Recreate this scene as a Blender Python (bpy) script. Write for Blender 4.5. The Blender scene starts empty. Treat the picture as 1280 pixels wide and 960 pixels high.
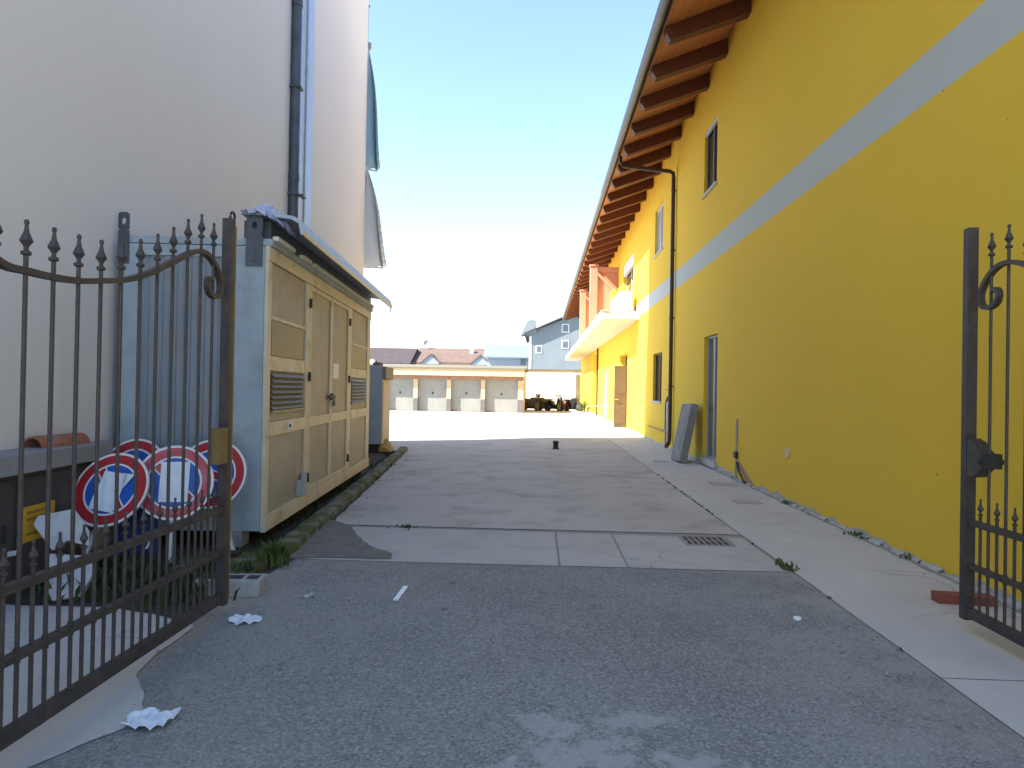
import bpy, bmesh, math, random
from mathutils import Vector, Matrix, noise as mnoise
random.seed(7)
R = math.radians
sc = bpy.context.scene
COL = sc.collection

# ------------------------------------------------------------------ materials
def new_mat(name):
    m = bpy.data.materials.new(name); m.use_nodes = True
    nt = m.node_tree
    b = nt.nodes['Principled BSDF']
    return m, nt, b

def N(nt, typ, **kw):
    n = nt.nodes.new(typ)
    for k, v in kw.items():
        if k in n.inputs: n.inputs[k].default_value = v
        else: setattr(n, k, v)
    return n

def c4(c): return (c[0], c[1], c[2], 1.0)

def noise_fac(nt, vec, scale, lo=0.35, hi=0.65, detail=6, rough=0.6):
    n = N(nt, 'ShaderNodeTexNoise', Scale=scale, Detail=detail, Roughness=rough)
    nt.links.new(vec, n.inputs['Vector'])
    r = N(nt, 'ShaderNodeMapRange'); r.inputs[1].default_value = lo; r.inputs[2].default_value = hi
    nt.links.new(n.outputs['Fac'], r.inputs[0])
    return r.outputs[0], n.outputs['Fac']

def mixc(nt, fac, a, b, mode='MIX'):
    m = N(nt, 'ShaderNodeMix', data_type='RGBA', blend_type=mode)
    if hasattr(fac, 'links') or hasattr(fac, 'is_linked'): nt.links.new(fac, m.inputs[0])
    else: m.inputs[0].default_value = fac
    for sock, v in ((m.inputs[6], a), (m.inputs[7], b)):
        if isinstance(v, (tuple, list)): sock.default_value = c4(v)
        else: nt.links.new(v, sock)
    return m.outputs[2]

def bump(nt, b, height, strength=0.3, dist=0.01):
    n = N(nt, 'ShaderNodeBump'); n.inputs['Strength'].default_value = strength; n.inputs['Distance'].default_value = dist
    nt.links.new(height, n.inputs['Height'])
    nt.links.new(n.outputs[0], b.inputs['Normal'])

def mat(name, col, col2=None, scale=3.0, rough=0.7, metal=0.0, bscale=40, bstr=0.15, bdist=0.005, dirt=None, dirt_scale=1.2, dlo=.5, dhi=.75, spec=0.4):
    m, nt, b = new_mat(name)
    tc = N(nt, 'ShaderNodeTexCoord'); v = tc.outputs['Object']
    col2 = col2 or tuple(x*0.82 for x in col)
    f, _ = noise_fac(nt, v, scale)
    out = mixc(nt, f, col, col2)
    if dirt:
        f2, _ = noise_fac(nt, v, dirt_scale, dlo, dhi, detail=10)
        out = mixc(nt, f2, out, dirt)
    nt.links.new(out, b.inputs['Base Color'])
    b.inputs['Roughness'].default_value = rough; b.inputs['Metallic'].default_value = metal
    b.inputs['Specular IOR Level'].default_value = spec
    if bstr > 0:
        _, h = noise_fac(nt, v, bscale)
        bump(nt, b, h, bstr, bdist)
    return m

M = {}
M['iron'] = mat('wrought_iron', (.075,.062,.058), (.045,.038,.037), 14, .55, .25, 60, .2, .002, dirt=(.13,.075,.045), dirt_scale=9, dlo=.58, dhi=.8)
M['ochre'] = mat('ochre_metal', (.22,.15,.05), (.15,.10,.04), 8, .6, 0)
M['galv'] = mat('galvanised', (.42,.45,.48), (.33,.36,.39), 6, .45, .4)
M['darkgrey'] = mat('dark_grey_metal', (.09,.105,.12), (.06,.07,.085), 5, .5, .2)
M['cab_grey'] = mat('cabin_grey_blue', (.34,.40,.44), (.27,.32,.36), 2.5, .6, 0, dirt=(.22,.21,.19), dirt_scale=2.2)
M['cab_panel_end'] = mat('cabin_end_sheet', (.235,.26,.29), (.19,.21,.235), 2.0, .55, 0, dirt=(.2,.19,.18), dirt_scale=3)
M['cab_frame'] = mat('cabin_cream_frame', (.58,.51,.385), (.50,.435,.32), 3, .5, 0, dirt=(.33,.27,.18), dirt_scale=3.5, dlo=.52)
M['cab_panel'] = mat('cabin_taupe_panel', (.35,.315,.265), (.30,.27,.225), 2, .55, 0, dirt=(.24,.21,.165), dirt_scale=1.7)
M['cab_vent'] = mat('cabin_dark_panel', (.20,.175,.125), (.17,.15,.105), 2, .5)
M['louvre'] = mat('louvre_metal', (.22,.19,.145), (.18,.155,.12), 4, .5)
M['black'] = mat('black', (.018,.018,.018), (.03,.03,.03), 8, .6)
M['rubber'] = mat('rubber', (.02,.02,.021), (.03,.03,.03), 10, .8)
M['white'] = mat('white_paint', (.72,.72,.72), (.66,.66,.66), 3, .5, dirt=(.5,.48,.45), dirt_scale=4, dlo=.55)
M['board'] = mat('weathered_board', (.52,.52,.53), (.44,.44,.45), 5, .7, dirt=(.33,.31,.29), dirt_scale=6, dlo=.5)
M['paper'] = mat('paper', (.74,.78,.84), (.66,.70,.77), 9, .8, bscale=20, bstr=.3, bdist=.01)
M['red'] = mat('sign_red', (.44,.022,.03), (.37,.02,.03), 5, .4, dirt=(.30,.05,.05), dirt_scale=9)
M['red_faded'] = mat('sign_red_faded', (.50,.07,.10), (.44,.05,.075), 5, .4, dirt=(.45,.16,.17), dirt_scale=9)
M['blue'] = mat('sign_blue', (.02,.11,.46), (.018,.085,.38), 5, .4)
M['signwhite'] = mat('sign_white', (.75,.75,.75), (.68,.68,.68), 5, .4)
M['signback'] = mat('sign_back', (.4,.41,.42), (.33,.34,.35), 5, .5, .4)
M['darkblue'] = mat('dark_blue_plastic', (.022,.04,.16), (.018,.03,.12), 5, .5)
M['brown_dark'] = mat('dark_brown_sheet', (.082,.066,.060), (.06,.05,.046), 2, .7, dirt=(.1,.09,.085), dirt_scale=3)
M['yellow_sign'] = mat('yellow_notice', (.62,.36,.02), (.52,.30,.02), 8, .6)
M['yellow_dark'] = mat('yellow_notice_bars', (.30,.19,.02), (.24,.15,.02), 20, .6)
M['ledge'] = mat('ledge_stone', (.30,.29,.30), (.25,.245,.25), 5, .8, dirt=(.2,.19,.18))
M['terracotta'] = mat('terracotta', (.36,.13,.075), (.27,.10,.06), 12, .85, dirt=(.32,.22,.17), dirt_scale=8)
M['brick'] = mat('red_brick', (.28,.075,.05), (.2,.06,.045), 14, .9)
M['block'] = mat('concrete_block', (.36,.36,.36), (.28,.28,.28), 12, .9, bscale=90, bstr=.5)
M['moss'] = mat('mossy_concrete', (.22,.21,.19), (.14,.135,.11), 7, .95, bscale=30, bstr=.6, bdist=.02, dirt=(.075,.085,.02), dirt_scale=5, dlo=.4, dhi=.55)
M['soil'] = mat('soil', (.075,.062,.048), (.04,.035,.03), 9, 1, bscale=25, bstr=.8, bdist=.03)
M['sand'] = mat('damp_sand', (.20,.185,.16), (.145,.135,.12), 8, .95, bscale=60, bstr=.5)
M['rafter'] = mat('rafter_wood', (.125,.036,.014), (.095,.027,.011), 5, .6)
M['soffit'] = None
M['gutter'] = mat('gutter_metal', (.15,.15,.155), (.12,.12,.125), 3, .45, .4)
M['pipe_brown'] = mat('brown_pipe', (.065,.034,.024), (.05,.028,.02), 4, .45, .2)
M['glass'] = mat('dark_glass', (.018,.02,.024), (.026,.028,.03), 2, .08, 0, bstr=0, spec=.6)
M['glass_grey'] = mat('grey_glass', (.10,.125,.15), (.075,.095,.115), 1.5, .12, 0, bstr=0, spec=.6)
M['glass_pale'] = mat('curtained_glass', (.42,.41,.42), (.36,.35,.36), 1.5, .15, 0, bstr=0, spec=.6)
M['frame_grey'] = mat('window_frame_grey', (.36,.40,.44), (.30,.33,.37), 3, .5)
M['frame_white'] = mat('window_frame_white', (.62,.62,.62), (.55,.55,.55), 3, .5)
M['stone_sill'] = mat('stone_sill', (.48,.47,.46), (.40,.39,.38), 8, .7)
M['slab'] = mat('stone_slab', (.27,.255,.235), (.20,.19,.175), 6, .9, bscale=50, bstr=.5, dirt=(.35,.35,.34), dirt_scale=3)
M['balcony'] = mat('balcony_concrete', (.62,.58,.48), (.54,.50,.42), 2, .8)
M['peach'] = mat('peach_paint', (.50,.235,.165), (.45,.205,.145), 1.5, .8)
M['door_brown'] = mat('brown_door', (.105,.072,.048), (.085,.058,.038), 3, .5)
M['brass'] = mat('brass', (.6,.45,.15), None, 3, .35, .9)
M['garage_door'] = mat('garage_door', (.27,.28,.27), (.235,.245,.235), 1.5, .6)
M['cream'] = mat('cream_plaster', (.50,.41,.28), (.46,.375,.25), 1.2, .85)
M['garage_roof'] = mat('garage_roof_edge', (.17,.15,.11), (.145,.13,.095), 2, .8)
M['lintel'] = mat('salmon_lintel', (.30,.19,.14), None, 2, .8)
M['plinth'] = mat('grey_plinth', (.14,.13,.13), None, 3, .8)
M['render_white'] = mat('white_render', (.68,.66,.63), (.60,.58,.56), .8, .9)
M['house_grey'] = mat('grey_render', (.18,.215,.24), (.16,.19,.21), .5, .9)
M['house_pale'] = mat('pale_blue_render', (.26,.31,.37), (.23,.275,.33), .5, .9)
M['roof_dark'] = mat('dark_roof', (.062,.046,.05), (.045,.036,.04), 1.5, .8, bscale=6, bstr=.4, bdist=.05)
M['roof_red'] = mat('red_roof', (.15,.102,.085), (.11,.078,.066), 1.2, .85, bscale=6, bstr=.4, bdist=.05)
M['roof_metal'] = mat('pale_metal_roof', (.20,.26,.34), (.17,.225,.30), .6, .5, .1)
M['awning_grey'] = mat('awning_grey', (.70,.70,.69), (.60,.60,.60), 1.5, .9)
M['awning_blue'] = mat('awning_blue', (.36,.50,.58), (.26,.38,.46), 1.5, .9)
M['leaf'] = mat('weed_leaf', (.06,.10,.022), (.095,.12,.03), 6, .8, bstr=0)
M['leaf_dark'] = mat('dark_leaf', (.035,.055,.018), (.055,.07,.02), 6, .8, bstr=0)
M['pebble'] = mat('pebble', (.26,.25,.24), (.16,.155,.15), 12, .9)
M['mortar'] = mat('broken_mortar', (.52,.505,.48), (.38,.365,.34), 14, .95, bscale=40, bstr=.7, bdist=.02)
M['pinkpipe'] = mat('pink_plaster', (.46,.27,.17), (.38,.22,.13), 8, .9)
M['plasticsheet'] = mat('crumpled_plastic', (.50,.56,.72), (.20,.22,.40), 16, .5)
M['light_strip'] = mat('pale_rail', (.70,.68,.62), (.6,.58,.52), 6, .5)
M['blue_strip'] = mat('pale_blue_flashing', (.42,.52,.68), (.38,.47,.62), 1.0, .4)
M['chrome'] = mat('chrome', (.12,.12,.125), None, 3, .4, 0)
M['bike_red'] = mat('bike_red', (.06,.012,.012), None, 3, .35)
M['bike_silver'] = mat('bike_silver', (.10,.10,.105), None, 3, .5, 0)
M['bike_black'] = mat('bike_black', (.02,.02,.022), None, 3, .35)
M['cover_pink'] = mat('pale_pink_plate', (.68,.46,.36), None, 4, .6)
M['chock'] = mat('yellow_chock', (.45,.29,.07), (.32,.2,.05), 9, .8)
M['box2_front'] = mat('blue_grey_sheet', (.33,.37,.44), (.29,.325,.385), 2, .6)
M['box2_side'] = mat('beige_sheet', (.55,.45,.36), (.48,.39,.31), 2, .6)
M['box2_cap'] = mat('taupe_cap', (.25,.22,.18), (.2,.175,.145), 3, .7)

def plaster_left():
    m, nt, b = new_mat('left_building_plaster')
    v = N(nt, 'ShaderNodeTexCoord').outputs['Object']
    f, _ = noise_fac(nt, v, .25, .3, .7)
    a = mixc(nt, f, (.74,.69,.64), (.685,.64,.595))
    f2, _ = noise_fac(nt, v, 2.2, .60, 1.1, 12)
    a = mixc(nt, f2, a, (.62,.575,.535))
    # faint vertical rain streaks
    mp = N(nt, 'ShaderNodeMapping'); mp.inputs['Scale'].default_value = (3, 3, .12)
    nt.links.new(v, mp.inputs['Vector'])
    f3, _ = noise_fac(nt, mp.outputs[0], 1.5, .55, .85, 8)
    f3m = N(nt, 'ShaderNodeMath', operation='MULTIPLY'); nt.links.new(f3, f3m.inputs[0]); f3m.inputs[1].default_value = .05
    a = mixc(nt, f3m.outputs[0], a, (.54,.51,.49))
    nt.links.new(a, b.inputs['Base Color']); b.inputs['Roughness'].default_value = .92
    b.inputs['Specular IOR Level'].default_value = .2
    _, h = noise_fac(nt, v, 120); bump(nt, b, h, .15, .004)
    return m
M['plaster_left'] = plaster_left()

def yellow_wall():
    m, nt, b = new_mat('yellow_wall_paint')
    v = N(nt, 'ShaderNodeTexCoord').outputs['Object']
    sx = N(nt, 'ShaderNodeSeparateXYZ'); nt.links.new(v, sx.inputs[0])
    f, _ = noise_fac(nt, v, .35, .3, .7)
    a = mixc(nt, f, (.76,.50,.045), (.71,.465,.04))
    f2, _ = noise_fac(nt, v, 3.0, .6, .85, 12)
    f2m = N(nt, 'ShaderNodeMath', operation='MULTIPLY'); nt.links.new(f2, f2m.inputs[0]); f2m.inputs[1].default_value = .5
    a = mixc(nt, f2m.outputs[0], a, (.64,.43,.07))
    # small dirt specks
    n = N(nt, 'ShaderNodeTexVoronoi', Scale=2.3); nt.links.new(v, n.inputs['Vector'])
    r = N(nt, 'ShaderNodeMapRange'); r.inputs[1].default_value = .035; r.inputs[2].default_value = .02
    nt.links.new(n.outputs['Distance'], r.inputs[0])
    a = mixc(nt, r.outputs[0], a, (.34,.22,.04))
    # painted grey band between two heights
    def step(sock, lo, hi):
        q = N(nt, 'ShaderNodeMapRange'); q.inputs[1].default_value = lo; q.inputs[2].default_value = hi
        nt.links.new(sock, q.inputs[0]); return q.outputs[0]
    g1 = step(sx.outputs[2], 4.018, 4.024); g2 = step(sx.outputs[2], 4.466, 4.460)
    mm = N(nt, 'ShaderNodeMath', operation='MULTIPLY'); nt.links.new(g1, mm.inputs[0]); nt.links.new(g2, mm.inputs[1])
    gb = mixc(nt, f2m.outputs[0], (.47,.50,.47), (.415,.44,.415))
    a = mixc(nt, mm.outputs[0], a, gb)
    # raw plaster foot with a ragged upper edge
    nn = N(nt, 'ShaderNodeTexNoise', Scale=2.6, Detail=9); nt.links.new(v, nn.inputs['Vector'])
    q = N(nt, 'ShaderNodeMath', operation='MULTIPLY_ADD'); nt.links.new(nn.outputs['Fac'], q.inputs[0])
    q.inputs[1].default_value = -.26; nt.links.new(sx.outputs[2], q.inputs[2])
    ft = step(q.outputs[0], -.068, -.078)
    f4, _ = noise_fac(nt, v, 18)
    a = mixc(nt, ft, a, mixc(nt, f4, (.50,.48,.44), (.33,.31,.27)))
    nt.links.new(a, b.inputs['Base Color']); b.inputs['Roughness'].default_value = .88
    b.inputs['Specular IOR Level'].default_value = .25
    _, h = noise_fac(nt, v, 140); _, h2 = noise_fac(nt, v, 1.3)
    ad = N(nt, 'ShaderNodeMath', operation='MULTIPLY_ADD'); nt.links.new(h2, ad.inputs[0]); ad.inputs[1].default_value = 2.5; nt.links.new(h, ad.inputs[2])
    bump(nt, b, ad.outputs[0], .22, .005)
    return m
M['yellow'] = yellow_wall()

def soffit():
    m, nt, b = new_mat('soffit_boards')
    v = N(nt, 'ShaderNodeTexCoord').outputs['Object']
    sx = N(nt, 'ShaderNodeSeparateXYZ'); nt.links.new(v, sx.inputs[0])
    w = N(nt, 'ShaderNodeMath', operation='MULTIPLY'); nt.links.new(sx.outputs[0], w.inputs[0]); w.inputs[1].default_value = 7.0
    fr = N(nt, 'ShaderNodeMath', operation='FRACT'); nt.links.new(w.outputs[0], fr.inputs[0])
    r = N(nt, 'ShaderNodeMapRange'); r.inputs[1].default_value = .06; r.inputs[2].default_value = .0
    nt.links.new(fr.outputs[0], r.inputs[0])
    mp = N(nt, 'ShaderNodeMapping'); mp.inputs['Scale'].default_value = (9, .5, 9); nt.links.new(v, mp.inputs['Vector'])
    f, _ = noise_fac(nt, mp.outputs[0], 2, .35, .65)
    a = mixc(nt, f, (.60,.25,.10), (.49,.19,.075))
    a = mixc(nt, r.outputs[0], a, (.15,.06,.025))
    nt.links.new(a, b.inputs['Base Color']); b.inputs['Roughness'].default_value = .6
    return m
M['soffit'] = soffit()

def asphalt():
    m, nt, b = new_mat('worn_asphalt')
    v = N(nt, 'ShaderNodeTexCoord').outputs['Object']
    sx = N(nt, 'ShaderNodeSeparateXYZ'); nt.links.new(v, sx.inputs[0])
    f, _ = noise_fac(nt, v, .9, .35, .7, 8)
    a = mixc(nt, f, (.195,.193,.187), (.255,.25,.238))
    fw_, _ = noise_fac(nt, v, .55, .46, .62, 6)
    fwm = N(nt, 'ShaderNodeMath', operation='MULTIPLY'); nt.links.new(fw_, fwm.inputs[0]); fwm.inputs[1].default_value = .55
    a = mixc(nt, fwm.outputs[0], a, (.285,.28,.265))
    fx_, _ = noise_fac(nt, v, 5.0, .60, .72, 8)
    fxm = N(nt, 'ShaderNodeMath', operation='MULTIPLY'); nt.links.new(fx_, fxm.inputs[0]); fxm.inputs[1].default_value = .6
    a = mixc(nt, fxm.outputs[0], a, (.12,.12,.12))
    fy_, _ = noise_fac(nt, v, 3.3, .58, .70, 10)
    fym = N(nt, 'ShaderNodeMath', operation='MULTIPLY'); nt.links.new(fy_, fym.inputs[0]); fym.inputs[1].default_value = .45
    a = mixc(nt, fym.outputs[0], a, (.31,.30,.28))
    # aggregate: light and dark stones
    vo = N(nt, 'ShaderNodeTexVoronoi', Scale=88.0); nt.links.new(v, vo.inputs['Vector'])
    hs = N(nt, 'ShaderNodeSeparateColor'); nt.links.new(vo.outputs['Color'], hs.inputs[0])
    r1 = N(nt, 'ShaderNodeMapRange'); r1.inputs[1].default_value = .62; r1.inputs[2].default_value = .95; nt.links.new(hs.outputs[0], r1.inputs[0])
    r2 = N(nt, 'ShaderNodeMapRange'); r2.inputs[1].default_value = .38; r2.inputs[2].default_value = .05; nt.links.new(hs.outputs[1], r2.inputs[0])
    r2m = N(nt, 'ShaderNodeMath', operation='MULTIPLY'); nt.links.new(r2.outputs[0], r2m.inputs[0]); r2m.inputs[1].default_value = .55
    a = mixc(nt, r2m.outputs[0], a, (.085,.085,.085))
    k = N(nt, 'ShaderNodeMath', operation='MULTIPLY'); nt.links.new(r1.outputs[0], k.inputs[0]); k.inputs[1].default_value = .6
    a = mixc(nt, k.outputs[0], a, (.40,.395,.38))
    # coarser sparse stones
    vo2 = N(nt, 'ShaderNodeTexVoronoi', Scale=30.0); nt.links.new(v, vo2.inputs['Vector'])
    r3 = N(nt, 'ShaderNodeMapRange'); r3.inputs[1].default_value = .22; r3.inputs[2].default_value = .12; nt.links.new(vo2.outputs['Distance'], r3.inputs[0])
    hs2 = N(nt, 'ShaderNodeSeparateColor'); nt.links.new(vo2.outputs['Color'], hs2.inputs[0])
    r4 = N(nt, 'ShaderNodeMapRange'); r4.inputs[1].default_value = .72; r4.inputs[2].default_value = .8; nt.links.new(hs2.outputs[2], r4.inputs[0])
    k2 = N(nt, 'ShaderNodeMath', operation='MULTIPLY'); nt.links.new(r3.outputs[0], k2.inputs[0]); nt.links.new(r4.outputs[0], k2.inputs[1])
    a = mixc(nt, k2.outputs[0], a, mixc(nt, hs2.outputs[0], (.10,.10,.10), (.36,.355,.34)))
    # dusty sand washed to the gate and edges
    q = N(nt, 'ShaderNodeMapRange'); q.inputs[1].default_value = -.4; q.inputs[2].default_value = -2.1; nt.links.new(sx.outputs[0], q.inputs[0])
    f2, fr2 = noise_fac(nt, v, 1.6, .40, .62, 10)
    k3 = N(nt, 'ShaderNodeMath', operation='MULTIPLY'); nt.links.new(q.outputs[0], k3.inputs[0]); nt.links.new(f2, k3.inputs[1])
    k3b = N(nt, 'ShaderNodeMath', operation='MULTIPLY'); nt.links.new(k3.outputs[0], k3b.inputs[0]); k3b.inputs[1].default_value = .75
    a = mixc(nt, k3b.outputs[0], a, (.31,.295,.26))
    q5 = N(nt, 'ShaderNodeMapRange'); q5.inputs[1].default_value = .9; q5.inputs[2].default_value = 2.1; nt.links.new(sx.outputs[0], q5.inputs[0])
    f5, _ = noise_fac(nt, v, 2.6, .40, .6, 10)
    k5 = N(nt, 'ShaderNodeMath', operation='MULTIPLY'); nt.links.new(q5.outputs[0], k5.inputs[0]); nt.links.new(f5, k5.inputs[1])
    k5b = N(nt, 'ShaderNodeMath', operation='MULTIPLY'); nt.links.new(k5.outputs[0], k5b.inputs[0]); k5b.inputs[1].default_value = .75
    a = mixc(nt, k5b.outputs[0], a, (.33,.32,.295))
    # cement smears left on the foreground
    for cx, cy, rx, ry in ((.20,2.72,.34,.26),(.62,2.66,.26,.18),(.36,2.52,.5,.10),(.05,2.95,.2,.14),(.42,3.02,.22,.12),(-.10,2.60,.14,.12),(-1.2,2.3,.5,.2)):
        vm = N(nt, 'ShaderNodeVectorMath', operation='SUBTRACT'); nt.links.new(v, vm.inputs[0]); vm.inputs[1].default_value = (cx, cy, 0)
        vs = N(nt, 'ShaderNodeVectorMath', operation='DIVIDE'); nt.links.new(vm.outputs[0], vs.inputs[0]); vs.inputs[1].default_value = (rx, ry, 1)
        ln = N(nt, 'ShaderNodeVectorMath', operation='LENGTH'); nt.links.new(vs.outputs[0], ln.inputs[0])
        nz = N(nt, 'ShaderNodeTexNoise', Scale=10.0, Detail=12, Roughness=.6); nt.links.new(v, nz.inputs['Vector'])
        ma = N(nt, 'ShaderNodeMath', operation='MULTIPLY_ADD'); nt.links.new(nz.outputs['Fac'], ma.inputs[0]); ma.inputs[1].default_value = 3.2; nt.links.new(ln.outputs['Value'], ma.inputs[2])
        mr = N(nt, 'ShaderNodeMapRange'); mr.inputs[1].default_value = 2.36; mr.inputs[2].default_value = 2.0; nt.links.new(ma.outputs[0], mr.inputs[0])
        mq = N(nt, 'ShaderNodeMath', operation='MULTIPLY'); nt.links.new(mr.outputs[0], mq.inputs[0]); mq.inputs[1].default_value = .72
        a = mixc(nt, mq.outputs[0], a, (.37,.37,.36))
    nt.links.new(a, b.inputs['Base Color']); b.inputs['Roughness'].default_value = .93
    b.inputs['Specular IOR Level'].default_value = .25
    ad = N(nt, 'ShaderNodeMath', operation='MULTIPLY_ADD'); nt.links.new(vo.outputs['Distance'], ad.inputs[0]); ad.inputs[1].default_value = -1.2; nt.links.new(fr2, ad.inputs[2])
    bump(nt, b, ad.outputs[0], .22, .004)
    return m
M['asphalt'] = asphalt()

def concrete(name, c1, c2, stain, seed=0.0, sscale=.8):
    m, nt, b = new_mat(name)
    tc = N(nt, 'ShaderNodeTexCoord'); mp = N(nt, 'ShaderNodeMapping'); mp.inputs['Location'].default_value = (seed, seed*.7, 0)
    nt.links.new(tc.outputs['Object'], mp.inputs['Vector']); v = mp.outputs[0]
    f, _ = noise_fac(nt, v, .7, .32, .68, 8)
    a = mixc(nt, f, c1, c2)
    f2, _ = noise_fac(nt, v, sscale*2.1, .5, .78, 12)
    f2m = N(nt, 'ShaderNodeMath', operation='MULTIPLY'); nt.links.new(f2, f2m.inputs[0]); f2m.inputs[1].default_value = .85
    a = mixc(nt, f2m.outputs[0], a, stain)
    f3, fr = noise_fac(nt, v, 45, .3, .7, 6)
    k = N(nt, 'ShaderNodeMath', operation='MULTIPLY'); nt.links.new(f3, k.inputs[0]); k.inputs[1].default_value = .22
    a = mixc(nt, k.outputs[0], a, tuple(x*.7 for x in c2))
    # hairline cracks, broken up by a second noise
    vo = N(nt, 'ShaderNodeTexVoronoi', feature='DISTANCE_TO_EDGE', Scale=.55)
    nz = N(nt, 'ShaderNodeTexNoise', Scale=2.0, Detail=6); nt.links.new(v, nz.inputs['Vector'])
    vm = N(nt, 'ShaderNodeVectorMath', operation='MULTIPLY_ADD'); nt.links.new(nz.outputs['Color'], vm.inputs[0]); vm.inputs[1].default_value = (.5,.5,.5); nt.links.new(v, vm.inputs[2])
    nt.links.new(vm.outputs[0], vo.inputs['Vector'])
    r = N(nt, 'ShaderNodeMapRange'); r.inputs[1].default_value = .006; r.inputs[2].default_value = .001; nt.links.new(vo.outputs['Distance'], r.inputs[0])
    fb, _ = noise_fac(nt, v, .5, .52, .6)
    k2 = N(nt, 'ShaderNodeMath', operation='MULTIPLY'); nt.links.new(r.outputs[0], k2.inputs[0]); nt.links.new(fb, k2.inputs[1])
    k3 = N(nt, 'ShaderNodeMath', operation='MULTIPLY'); nt.links.new(k2.outputs[0], k3.inputs[0]); k3.inputs[1].default_value = .6
    a = mixc(nt, k3.outputs[0], a, tuple(x*.4 for x in c2))
    nt.links.new(a, b.inputs['Base Color']); b.inputs['Roughness'].default_value = .9
    b.inputs['Specular IOR Level'].default_value = .3
    bump(nt, b, fr, .25, .004)
    return m
M['yard'] = concrete('yard_concrete', (.53,.49,.44), (.435,.40,.355), (.245,.215,.185))
M['yard_near'] = concrete('apron_concrete', (.50,.475,.435), (.44,.415,.38), (.35,.325,.295), 5)
M['walk'] = concrete('sidewalk_concrete', (.57,.545,.51), (.51,.49,.46), (.44,.41,.375), 11, .5)
M['patch'] = concrete('cement_smear', (.33,.33,.32), (.27,.27,.265), (.22,.22,.215), 3)
M['earth'] = concrete('far_ground', (.42,.41,.39), (.37,.36,.34), (.30,.29,.27), 9, .2)
M['cover'] = mat('cover_concrete', (.43,.40,.365), (.36,.335,.31), 6, .9)
M['joint'] = mat('dark_joint', (.34,.315,.285), (.26,.24,.22), 6, .95)

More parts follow.
